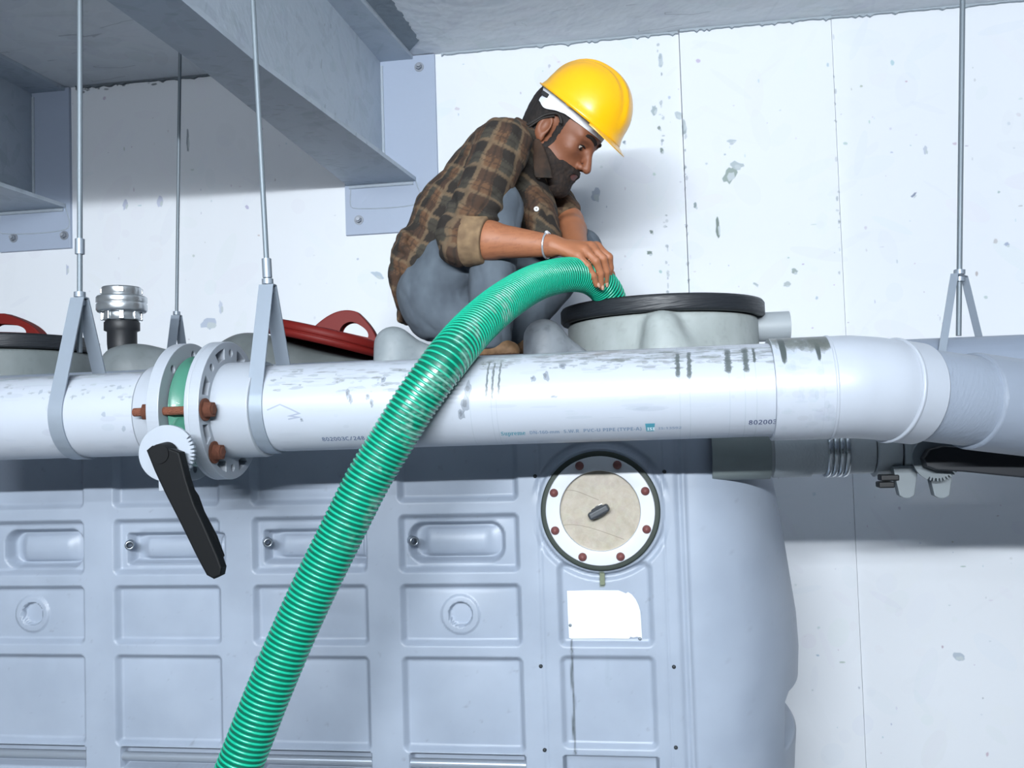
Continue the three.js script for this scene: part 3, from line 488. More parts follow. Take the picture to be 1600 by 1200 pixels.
{
  const xa = X.hubEnd, xb = X.coupler + 0.03, map = pipeTex(xa, xb, 2048, 1024, (g, { Q, spot, drip, smear, hair, k }) => {
    smear(415, 680, 575, 612, 130, dirtC, 6); smear(760, 1215, 540, 566, 420, dirtC, 8); smear(840, 1060, 548, 578, 160, dirtC, 5);
    for (const [x, a, b, wd] of [[761, 566, 620, 1.6], [770, 568, 622, 1.8], [780, 566, 618, 1.7], [1059, 552, 588, 3.6], [1077, 550, 590, 3.6], [1138, 545, 582, 5.2], [1166, 543, 580, 4.6], [1180, 543, 565, 2]]) drip(x, a, b, wd, 'rgba(72,78,78,.42)');
    smear(750, 795, 562, 576, 60, dirtC, 5);
    for (const [x, y, rx, ry] of [[733, 608, 6, 13], [728, 632, 7, 14], [722, 648, 5, 9], [545, 616, 4, 8], [550, 624, 4, 8], [577, 620, 4, 5], [583, 630, 3, 6], [853, 588, 6, 9], [833, 592, 4, 5], [878, 572, 6, 5], [866, 620, 7, 2], [473, 656, 2.5, 3], [598, 593, 4, 5]]) { spot(x, y, rx, ry, 'rgba(100,108,116,.55)', 12); spot(x - 1, y - 1, rx * 0.5, ry * 0.5, 'rgba(86,92,98,.5)', 9); }
    // pencilled scrawl
    const scr = [[420, 641], [440, 632], [458, 640], [470, 646], [455, 650], [468, 652], [452, 655]].map((p) => Q(...p)); g.strokeStyle = 'rgba(110,118,138,.5)'; g.lineWidth = 5; g.beginPath(); scr.forEach((p, i) => i ? g.lineTo(...p) : g.moveTo(...p)); g.stroke();
    for (const x of [735, 768, 776, 1062, 1078, 1140, 1164, 1182]) hair(x);
    // the printed line
    const blue = 'rgba(44,120,138,.95)', grey = 'rgba(88,112,140,.75)';
    lettering(g, Q, k, 'Supreme', 780, 819, 681, 0.0135, blue, 'serif');
    lettering(g, Q, k, 'DN-160-mm', 825, 873, 679, 0.0105, grey);
    lettering(g, Q, k, 'S.W.R', 879, 904, 677, 0.0105, grey);
    lettering(g, Q, k, 'PVC-U PIPE (TYPE-A)', 910, 1003, 675.5, 0.0102, grey);
    const [ax, ay] = Q(1008, 662), [bx, by] = Q(1024, 674); g.fillStyle = 'rgba(58,132,150,.9)'; g.beginPath(); g.moveTo(ax, ay); g.lineTo(bx, ay); g.lineTo(bx - (bx - ax) * 0.12, by); g.lineTo(ax + (bx - ax) * 0.12, by); g.fill(); g.fillStyle = '#dfe8ee'; g.font = `bold ${0.010 * k}px sans-serif`; g.fillText('ISI', ax + (bx - ax) * 0.18, by - (by - ay) * 0.14);
    lettering(g, Q, k, 'IS:13592', 1029, 1066, 671.5, 0.0075, 'rgba(88,112,140,.6)');
    lettering(g, Q, k, '802003C/248', 497, 565, 690, 0.0125, 'rgba(58,74,106,.9)', 'monospace');
    lettering(g, Q, k, '802003', 1171, 1217, 664, 0.0125, 'rgba(30,40,76,.95)', 'monospace');
  });
  const t = tag(mesh('drain_pipe', pipeGeo(xa, xb, PR), upvc(map)), 'long white plastic pipe that the green hose crosses, stained and printed along its lower side', 'pipe', 'lengths of white pipe');
}
{
  const xa = X.left, xb = X.flange1 - 0.02, map = pipeTex(xa, xb, 1024, 512, (g, { smear, spot }) => { smear(-60, 210, 600, 625, 60, dirtC, 3); for (const [x, y] of [[166, 648], [195, 670], [60, 612], [182, 605]]) spot(x, y, 4, 3, 'rgba(120,130,140,.5)'); });
  tag(mesh('drain_pipe', pipeGeo(xa, xb, PR), upvc(map)), 'white plastic pipe at the left edge ending in the left flange', 'pipe', 'lengths of white pipe');
}
// flanges: a stub end with a drilled, pocketed ring
const hexR = 0.0155, boltR = 0.107;
function flange(label, xf, thick, hub0, hub1, pockets) {
  const t = thing('pipe_flange', label, 'flange', axis(xf)), R = 0.127;
  const ringShape = (withPockets) => {
    const s = new THREE.Shape(); s.absarc(0, 0, R, 0, Math.PI * 2);
    const bore = new THREE.Path(); bore.absarc(0, 0, 0.083, 0, Math.PI * 2, true); s.holes.push(bore);
    for (let i = 0; i < 8; i++) { const a = i * Math.PI / 4, p = new THREE.Path(); p.absarc(Math.cos(a) * boltR, Math.sin(a) * boltR, 0.0082, 0, Math.PI * 2, true); s.holes.push(p); }
    if (withPockets) for (let i = 0; i < 8; i++) { const a = (i + 0.5) * Math.PI / 4, p = new THREE.Path(), h = 0.17; p.absarc(0, 0, 0.117, a - h, a + h, false); p.absarc(0, 0, 0.096, a + h * 0.8, a - h * 0.8, true); p.closePath(); s.holes.push(p); }
    return s;
  };
  const ext = (s, d, x) => new THREE.ExtrudeGeometry(s, { depth: d, bevelEnabled: true, bevelSize: 0.0012, bevelThickness: 0.0012, bevelSegments: 2, curveSegments: 48 }).rotateY(Math.PI / 2).translate(x, 0, 0);
  const m = std(0x9da3ac, 0.38), k = xf - t.position.x;
  mesh('ring', pockets ? [ext(ringShape(false), 0.006, -thick), ext(ringShape(true), thick - 0.009, -thick + 0.008)] : [ext(ringShape(false), thick - 0.003, -thick + 0.001)], m, t);
  part('hub', lathe([[PR + 0.001, hub0], [0.088, hub0], [0.0885, hub0 + 0.003], [0.0885, hub1 - 0.003], [0.088, hub1], [PR + 0.001, hub1]], axis(xf), V(1, 0, 0), 72), m, t);
  return t;
}
const th1 = 0.024, th2 = 0.026;
flange('plain white flange on the left side of the green valve', X.flange1, th1, -0.075, -0.002, false);
flange('white flange with pockets and rusty bolt heads right of the green valve', X.flange2, th2, -0.004, X.hubEnd - X.flange2, true);
{ // rusty bolts
  const rust = std(0x7d4a36, 0.85, 0.1, { bumpMap: grain, bumpScale: 0.002 });
  [[0, 'rusty bolt through both flanges in front of the green valve, level with the pipe'], [-Math.PI / 4, 'rusty bolt low on the pocketed flange beside the lever plate']].forEach(([a, label]) => {
    const at = (x) => axis(x).add(V(0, Math.sin(a) * boltR, Math.cos(a) * boltR)), t = thing('flange_bolt', label, 'bolt', at(X.flange2), null);
    part('head', [cyl(at(X.flange2 + 0.001), at(X.flange2 + 0.004), 0.020, 0.020, 24), cyl(at(X.flange2 + 0.004), at(X.flange2 + 0.017), hexR, hexR * 0.92, 6), cyl(at(X.flange2 + 0.017), at(X.flange2 + 0.0195), 0.0095, 0.008, 14)], rust, t);
    part('shank', cyl(at(X.flange1 - th1 - 0.034), at(X.flange2), 0.0075, 0.0075, 16), rust, t);
    part('nut', [cyl(at(X.flange1 - th1 - 0.014), at(X.flange1 - th1 - 0.001), hexR, hexR, 6)], rust, t);
  });
}
const teethDisc = (r, a0, a1, n, d) => { const s = new THREE.Shape(), N = 260; for (let i = 0; i <= N; i++) { const a = i / N * Math.PI * 2 + Math.PI * 0.9, on = a > a0 && a < a1, f = ((a - a0) / (a1 - a0) * n) % 1, q = on && f > 0.5 ? r - d : r; s[i ? 'lineTo' : 'moveTo'](Math.cos(a) * q, Math.sin(a) * q); } return s; };
{ // green butterfly valve between the flanges
  const xv = (X.flange1 + X.flange2 - th2) / 2, c = axis(xv), hw = (X.flange2 - th2 - X.flange1) / 2 - 0.0015, t = thing('butterfly_valve', 'green butterfly valve with a toothed plate and a long black lever', 'valve', c);
  const green = phys(0x437a68, 0.35, 0, { clearcoat: 0.3 });
  part('body', lathe([[0.072, -hw], [0.101, -hw], [0.103, -hw + 0.003], [0.094, -hw + 0.008], [0.094, hw - 0.008], [0.103, hw - 0.003], [0.101, hw], [0.072, hw]], c, V(1, 0, 0), 72), green, t);
  const pc = px(263, 708, 1.655), d = pc.clone().sub(V(c.x, c.y, c.z)).setX(0).normalize(), from = c.clone().addScaledVector(d, 0.088), to = V(c.x, pc.y, pc.z - 0.006);
  part('neck', [cyl(from, from.clone().addScaledVector(d, 0.03), 0.024, 0.019, 24), cyl(from.clone().addScaledVector(d, 0.03), to, 0.013, 0.013, 20), box(0.046, 0.012, 0.03, from.clone().addScaledVector(d, 0.03), 0.004)], green, t);
  part('stem', cyl(to.clone().addScaledVector(d, -0.03), to.clone().addScaledVector(d, 0.012), 0.008, 0.008, 16), std(0xb9c4b4, 0.4, 0.3), t);
  const pm = std(0x949ba5, 0.4);
  const pg = new THREE.ExtrudeGeometry(teethDisc(0.046, 4.95, 6.9, 13, 0.006), { depth: 0.007, bevelEnabled: true, bevelSize: 0.0008, bevelThickness: 0.0008, bevelSegments: 1 });
  part('notch_plate', [pg.rotateY(0.12).translate(pc.x, pc.y, pc.z), box(0.016, 0.026, 0.006, pc.clone().add(V(-0.008, -0.05, 0.002)), 0.002)], pm, t);
  const poly = (pts, z, dep, bev) => { const s = new THREE.Shape(pts.map(([x, y]) => { const p = px(x, y, z); return new THREE.Vector2(p.x, p.y); })); return new THREE.ExtrudeGeometry(s, { depth: dep, bevelEnabled: true, bevelSize: bev, bevelThickness: bev, bevelSegments: 3 }).translate(0, 0, z); };
  const black = phys(0x07090c, 0.6, 0, { specularIntensity: 0.4 });
  part('lever', poly([[240, 704], [246, 699], [262, 700], [272, 703], [286, 708], [291, 728], [296, 748], [303, 770], [310, 790], [322, 815], [345, 868], [351, 885], [349, 895], [341, 899], [332, 894], [318, 868], [292, 815], [268, 768], [252, 734]], 1.672, 0.014, 0.003), black, t);
  part('trigger', poly([[298, 757], [309, 775], [318, 800], [338, 838], [349, 868], [346, 873], [334, 852], [316, 822], [300, 782]], 1.664, 0.006, 0.002), black, t);
  part('hub_cap', cyl(V(pc.x + 0.004, pc.y, pc.z + 0.01), V(pc.x + 0.004, pc.y, pc.z + 0.036), 0.019, 0.016, 24), phys(0x0a0c0f, 0.6, 0, { specularIntensity: 0.4 }), t);
}
// coupler, elbow and the branch that leaves to the right
{
  const map = pipeTex(X.coupler, X.elbow, 512, 512, (g, { smear, drip, hair }) => { smear(1215, 1305, 528, 545, 150, dirtC, 6); drip(1225, 534, 560, 4, 'rgba(72,78,78,.45)'); drip(1280, 530, 556, 3, 'rgba(72,78,78,.45)'); smear(1268, 1300, 528, 545, 70, dirtC, 6); hair(1286); });
  tag(mesh('pipe_coupler', pipeGeo(X.coupler, X.elbow, 0.0872, 0.008), upvc(map)), 'white sleeve joining the long pipe to the bend at the right', 'coupler');
  const d1 = V(Math.cos(0.40), -0.135, -Math.sin(0.40)).normalize(), P0 = axis(X.elbow), P1 = axis(X.elbow + 0.055), bendEnd = P1.clone().addScaledVector(d1, 0.055);
  const path = new THREE.CatmullRomCurve3([P0, P0.clone().lerp(P1, 0.6), P1.clone().lerp(bendEnd, 0.02).add(V(-0.006, -0.001, -0.003)), P1.clone().lerp(bendEnd, 0.55), bendEnd]);
  const t = thing('pipe_bend', 'white plastic bend with a raised collar at the right end of the pipe', 'pipe bend', P0);
  const m = upvc();
  part('bend', new THREE.TubeGeometry(path, 40, 0.0868, 64), m, t);
  part('collar', lathe([[0.08, 0], [0.0895, 0.001], [0.0905, 0.004], [0.0895, 0.008], [0.0875, 0.010], [0.0875, 0.052], [0.0865, 0.054], [0.078, 0.054]], bendEnd, d1, 72), m, t);
  part('seam', lathe([[0.087, 0], [0.0885, 0.001], [0.0885, 0.004], [0.087, 0.005]], P0.clone().add(V(0.001, 0, 0)), V(1, 0, 0), 64), m, t);
  const grey = std(0x868f9d, 0.42, 0, { bumpMap: grain, bumpScale: 0.0004 }), S = bendEnd.clone().addScaledVector(d1, 0.045);
  const b = tag(mesh('branch_pipe', [lathe([[0.074, 0], [0.0795, 0], [0.0795, 0.12]], S, d1, 72), lathe([[0.0795, 0.12], [0.0845, 0.121], [0.0855, 0.126], [0.0855, 0.9]], S, d1, 72)], grey), 'grey branch pipe leaving the bend toward the right edge', 'pipe');
}
const ZH = 0.95, HR = 0.112, hTop = px(1500, 527, ZH), HY = hTop.y - HR;
tag(mesh('header_pipe', lathe([[0, 0], [HR - 0.006, 0], [HR, 0.006], [HR, 2.6], [0.1, 2.6]], V(px(1375, 560, ZH).x, HY, ZH), V(1, 0, 0), 80), std(0x848e9e, 0.45, 0, { bumpMap: grain, bumpScale: 0.0004 })), 'thick grey pipe in the background at the right edge', 'pipe');
{ // outlet of the tank under the pipe: adaptor, clamp and valve
  const z = 1.13, thin = (p, ...rest) => lathe(p.map(([q, w]) => [q * 0.92, w]), ...rest), c0 = px(1125, 706, z), at = (x) => V(px(x, 700, z).x, c0.y, z), r = 0.056;
  const g = std(0xb2b9bd, 0.45, 0, { bumpMap: grain, bumpScale: 0.0004 });
  const a = thing('outlet_pipe', 'grey outlet pipe leaving the tank below the white pipe', 'pipe', at(1210));
  part('socket', thin([[0.05, 0], [0.064, 0], [0.064, at(1200).x - at(1110).x], [0.058, at(1200).x - at(1110).x]], at(1110), V(1, 0, 0), 48), std(0x7d8787, 0.5), a);
  part('pipe', thin([[r, 0], [r, at(1360).x - at(1195).x]], at(1195), V(1, 0, 0), 48), g, a);
  part('sleeve', thin([[r, 0], [0.061, 0], [0.061, 0.075], [r, 0.076]], at(1205), V(1, 0, 0), 48), g, a);
  const cl = thing('hose_clamp', 'shiny steel clamp rings round the grey outlet pipe', 'clamp', at(1303));
  for (const x of [1290, 1299, 1308, 1317]) part('band', thin([[0.057, -0.005], [0.0615, -0.005], [0.0635, -0.001], [0.0615, 0.004], [0.057, 0.004]], at(x), V(1, 0, 0), 48), std(0xcfd4d8, 0.22, 0.95), cl);
  const v = thing('outlet_valve', 'grey valve with a toothed plate and black lever under the bend', 'valve', at(1420)), lx = (x, y, zz) => px(x, y, zz);
  part('union', thin([[0.05, 0], [0.064, 0.001], [0.064, 0.045], [0.05, 0.046]], at(1362), V(1, 0, 0), 48), g, v);
  part('body', thin([[0.04, 0], [0.07, 0], [0.07, 0.018], [0.058, 0.02], [0.058, 0.06], [0.07, 0.062], [0.07, 0.08], [0.05, 0.082]], at(1402), V(1, 0, 0), 48), std(0xa9b1b6, 0.45), v);
  part('spigot', thin([[0.05, 0], [0.055, 0], [0.055, 0.16]], at(1475), V(1, 0, 0), 48), g, v);
  for (const [x, w] of [[1411, 0.022], [1465, 0.022]]) { const s = new THREE.Shape(), p = lx(x, 745, z + 0.04); s.moveTo(-w, 0.02); s.lineTo(w, 0.02); s.lineTo(w * 0.55, -0.034); s.quadraticCurveTo(0, -0.044, -w * 0.55, -0.034); part('foot_lug', new THREE.ExtrudeGeometry(s, { depth: 0.02, bevelEnabled: true, bevelSize: 0.002, bevelThickness: 0.002 }).translate(p.x, p.y, p.z), std(0x747c81, 0.45), v); }
  for (const [x, y, w] of [[1388, 746, 0.035], [1383, 757, 0.030]]) part('black_clip', box(w, 0.012, 0.03, lx(x, y, z + 0.05), 0.003), std(0x15171a, 0.5), v);
  const pc = lx(1462, 716, z + 0.085);
  part('notch_plate', new THREE.ExtrudeGeometry(teethDisc(0.044, 4.2, 5.6, 9, 0.006), { depth: 0.006, bevelEnabled: false }).translate(pc.x, pc.y, pc.z), std(0x6d757a, 0.45), v);
  part('stem', cyl(V(pc.x, pc.y, z), V(pc.x, pc.y, pc.z + 0.02), 0.012), std(0x777f83, 0.4, 0.3), v);
  const s = new THREE.Shape([[1442, 716], [1450, 704], [1470, 699], [1530, 703], [1640, 700], [1640, 748], [1560, 740], [1500, 734], [1460, 732], [1446, 727]].map(([x, y]) => { const p = px(x, y, pc.z + 0.02); return new THREE.Vector2(p.x, p.y); }));
  part('lever', new THREE.ExtrudeGeometry(s, { depth: 0.022, bevelEnabled: true, bevelSize: 0.003, bevelThickness: 0.003, bevelSegments: 3 }).translate(0, 0, pc.z + 0.012), std(0x191c22, 0.45), v);
}
// ---------------------------------------------------------------- pipe hangers
const galv = std(0x8d97a3, 0.42, 0.3), galvD = std(0x737d85, 0.5, 0.3);
function hanger(label, c, r, apex, topPx, opt = {}) {
  const t = thing('pipe_hanger', label, 'hanger', apex), w = opt.width || 0.028, th = 0.003, gap = opt.gap || 0.007, R = r + th / 2 + 0.0005;
  // strap centre line in the (z, y) plane round the pipe: apex, down the near leg, under the pipe, up the far leg
  const leg = (s) => { const dz = s * gap, ex = dz, ey = apex.y - c.y, L = Math.hypot(ex, ey), b = Math.acos(R / L), a0 = Math.atan2(ey, ex), a = s > 0 ? a0 - b : a0 + b; return { top: [ex, ey], a, tan: [Math.cos(a) * R, Math.sin(a) * R] }; };
  const n = leg(1), f = leg(-1), line = [[0, n.top[1] + 0.0], n.top];
  for (let i = 1; i < 8; i++) line.push([mix(n.top[0], n.tan[0], i / 8), mix(n.top[1], n.tan[1], i / 8)]);
  let a0 = n.a, a1 = f.a - Math.PI * 2; for (let i = 0; i <= 40; i++) { const a = mix(a0, a1, i / 40); line.push([Math.cos(a) * R, Math.sin(a) * R]); }
  for (let i = 1; i <= 8; i++) line.push([mix(f.tan[0], f.top[0], i / 8), mix(f.tan[1], f.top[1], i / 8)]);
  line.push([0, f.top[1]]);
  const P = [], I = [];
  line.forEach(([z, y], i) => { const a = line[Math.max(0, i - 1)], b = line[Math.min(line.length - 1, i + 1)], l = Math.hypot(b[0] - a[0], b[1] - a[1]) || 1, nz = (b[1] - a[1]) / l, ny = -(b[0] - a[0]) / l; for (const [dx, dn] of [[-w / 2, -th / 2], [w / 2, -th / 2], [w / 2, th / 2], [-w / 2, th / 2]]) P.push(c.x + dx + (opt.twist || 0) * z + (opt.skew || 0) * (y / (apex.y - c.y)), c.y + y + ny * dn, c.z + z + nz * dn); });
  for (let i = 0; i + 1 < line.length; i++) for (let k = 0; k < 4; k++) { const a = i * 4 + k, b = i * 4 + (k + 1) % 4; I.push(a, b, b + 4, a, b + 4, a + 4); }
  const g = new THREE.BufferGeometry(); g.setAttribute('position', new THREE.Float32BufferAttribute(P, 3)); g.setIndex(I); const sg = toCreasedNormals(g, 0.6);
  part('strap', sg, galv, t);
  const ap = V(c.x + (opt.skew || 0), apex.y, c.z), top = px(topPx[0], topPx[1], c.z), dir = top.clone().sub(ap).normalize(), end = ap.clone().addScaledVector(dir, (CEIL - ap.y) / dir.y), rr_ = opt.rod || 0.005;
  part('rod', cyl(ap.clone().addScaledVector(dir, -(opt.tail || 0.02)), end, rr_, rr_, 14), galvD, t);
  part('nut', cyl(ap.clone().addScaledVector(dir, 0.002), ap.clone().addScaledVector(dir, 0.012), rr_ * 2.1, rr_ * 2.1, 6), galv, t);
  part('nut', cyl(ap.clone().addScaledVector(dir, -0.014), ap.clone().addScaledVector(dir, -0.004), rr_ * 2.1, rr_ * 2.1, 6), galv, t);
  if (opt.sleeve) part('coupling_sleeve', cyl(ap.clone().addScaledVector(dir, opt.sleeve[0]), ap.clone().addScaledVector(dir, opt.sleeve[1]), rr_ * 1.75, rr_ * 1.75, opt.hex || 6), galv, t);
  part('ceiling_anchor', cyl(end.clone().addScaledVector(dir, -0.02), end, 0.012, 0.016, 12), galvD, t);
  return t;
}
{
  const p1 = px(87, 650, ZP + PR), a1 = px(121, 466, ZP), c1 = axis(p1.x); hanger('steel strap hanger round the pipe nearest the left edge', c1, PR, V(c1.x, a1.y, ZP), [125, 0], { tail: 0.105, sleeve: [0.085, 0.115], skew: (a1.x - c1.x) * 0.4 });
  const p2 = px(398, 640, ZP + PR), a2 = px(412, 446, ZP), c2 = axis(p2.x); hanger('steel strap hanger round the pipe just right of the pocketed flange', c2, PR, V(c2.x, a2.y, ZP), [395, 0], { tail: 0.02, sleeve: [0.014, 0.05], skew: (a2.x - c2.x) * 0.4 });
  const a3 = px(276, 493, 0.62), c3 = V(a3.x, a3.y - 0.20, 0.62); hanger('thin steel hanger behind the flanges near the wall', c3, 0.055, a3, [281, 103], { rod: 0.0048, width: 0.026, tail: 0.01 });
  tag(mesh('vent_pipe', lathe([[0.05, 0], [0.0545, 0], [0.0545, 0.5], [0.05, 0.5]], V(c3.x - 0.25, c3.y, c3.z), V(1, 0, 0), 40), std(0xaab2b8, 0.5)), 'grey pipe held by the thin hanger behind the flanges', 'pipe');
  const a4 = px(1499, 430, ZH), c4 = V(a4.x, HY, ZH); hanger('steel strap hanger carrying the thick grey pipe at the right', c4, HR, a4, [1504, 0], { tail: 0.135, rod: 0.0058, gap: 0.022, twist: -0.8, width: 0.016 });
}

// ---------------------------------------------------------------- the green suction hose
{
  const pts = [[333, 1300, 1.625], [373, 1200, 1.622], [422, 1075, 1.612], [476, 950, 1.602], [537, 825, 1.597], [579, 742, 1.594], [609, 693, 1.592], [650, 627, 1.590], [698, 562, 1.572], [744, 509, 1.48], [797, 465, 1.34], [850, 437, 1.18], [896, 429, 1.08], [926, 436, 1.02], [947, 455, 0.975], [957, 485, 0.945], [961, 540, 0.935], [962, 640, 0.93]].map((p) => px(...p));
  const curve = new THREE.CatmullRomCurve3(pts, false, 'centripetal'), L = curve.getLength(), R = 0.0372, pitch = 0.0088, NS = 620, fr = curve.computeFrenetFrames(NS, false), P = curve.getSpacedPoints(NS);
  const t = thing('suction_hose', 'green spiral suction hose draped over the white pipe into the open manhole', 'hose', pts[0]), o = t.position;
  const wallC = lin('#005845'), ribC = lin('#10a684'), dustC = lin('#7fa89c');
  const frame = (u) => { const f = clamp(u, 0, 1) * NS, i = Math.min(NS - 1, Math.floor(f)), k = f - i; return { p: P[i].clone().lerp(P[i + 1], k), n: fr.normals[i].clone().lerp(fr.normals[i + 1], k).normalize(), b: fr.binormals[i].clone().lerp(fr.binormals[i + 1], k).normalize(), t: fr.tangents[i] }; };
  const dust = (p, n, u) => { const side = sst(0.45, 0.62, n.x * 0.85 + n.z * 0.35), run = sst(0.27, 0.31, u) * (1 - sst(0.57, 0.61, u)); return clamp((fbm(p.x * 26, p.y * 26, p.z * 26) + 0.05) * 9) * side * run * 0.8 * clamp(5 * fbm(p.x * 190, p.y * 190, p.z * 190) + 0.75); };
  { // wall
    const n = 44, pos = [], nor = [], col = [], I = [];
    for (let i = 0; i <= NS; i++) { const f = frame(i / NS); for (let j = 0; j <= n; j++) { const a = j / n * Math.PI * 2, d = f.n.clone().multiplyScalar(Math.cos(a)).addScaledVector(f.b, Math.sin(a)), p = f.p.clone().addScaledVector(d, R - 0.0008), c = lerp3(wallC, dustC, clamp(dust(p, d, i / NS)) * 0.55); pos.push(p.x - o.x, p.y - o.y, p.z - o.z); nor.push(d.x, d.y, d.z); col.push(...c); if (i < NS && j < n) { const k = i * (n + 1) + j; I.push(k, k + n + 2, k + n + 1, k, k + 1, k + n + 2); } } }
    const g = new THREE.BufferGeometry(); g.setAttribute('position', new THREE.Float32BufferAttribute(pos, 3)); g.setAttribute('normal', new THREE.Float32BufferAttribute(nor, 3)); g.setAttribute('color', new THREE.Float32BufferAttribute(col, 3)); g.setIndex(I);
    mesh('hose_wall', g, phys(0xffffff, 0.28, 0, { vertexColors: true, clearcoat: 0.5, clearcoatRoughness: 0.2 }), t);
  }
  { // spiral rib
    const per = 40, N = Math.floor(L / pitch * per), k = 7, pos = [], nor = [], col = [], I = [];
    for (let i = 0; i <= N; i++) { const u = i / N, f = frame(u), a = i / per * Math.PI * 2, d = f.n.clone().multiplyScalar(Math.cos(a)).addScaledVector(f.b, Math.sin(a)), w = 0.0025;
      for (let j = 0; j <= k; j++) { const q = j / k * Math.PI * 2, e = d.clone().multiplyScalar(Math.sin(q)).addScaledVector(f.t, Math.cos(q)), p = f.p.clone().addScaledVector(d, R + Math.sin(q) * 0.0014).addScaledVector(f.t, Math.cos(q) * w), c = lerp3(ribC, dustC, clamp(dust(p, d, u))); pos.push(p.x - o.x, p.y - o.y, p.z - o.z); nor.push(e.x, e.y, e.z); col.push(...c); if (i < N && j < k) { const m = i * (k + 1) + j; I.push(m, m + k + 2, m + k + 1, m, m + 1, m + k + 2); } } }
    const g = new THREE.BufferGeometry(); g.setAttribute('position', new THREE.Float32BufferAttribute(pos, 3)); g.setAttribute('normal', new THREE.Float32BufferAttribute(nor, 3)); g.setAttribute('color', new THREE.Float32BufferAttribute(col, 3)); g.setIndex(I);
    mesh('spiral_rib', g, phys(0xffffff, 0.3, 0, { vertexColors: true, clearcoat: 0.5, clearcoatRoughness: 0.2 }), t);
  }
}

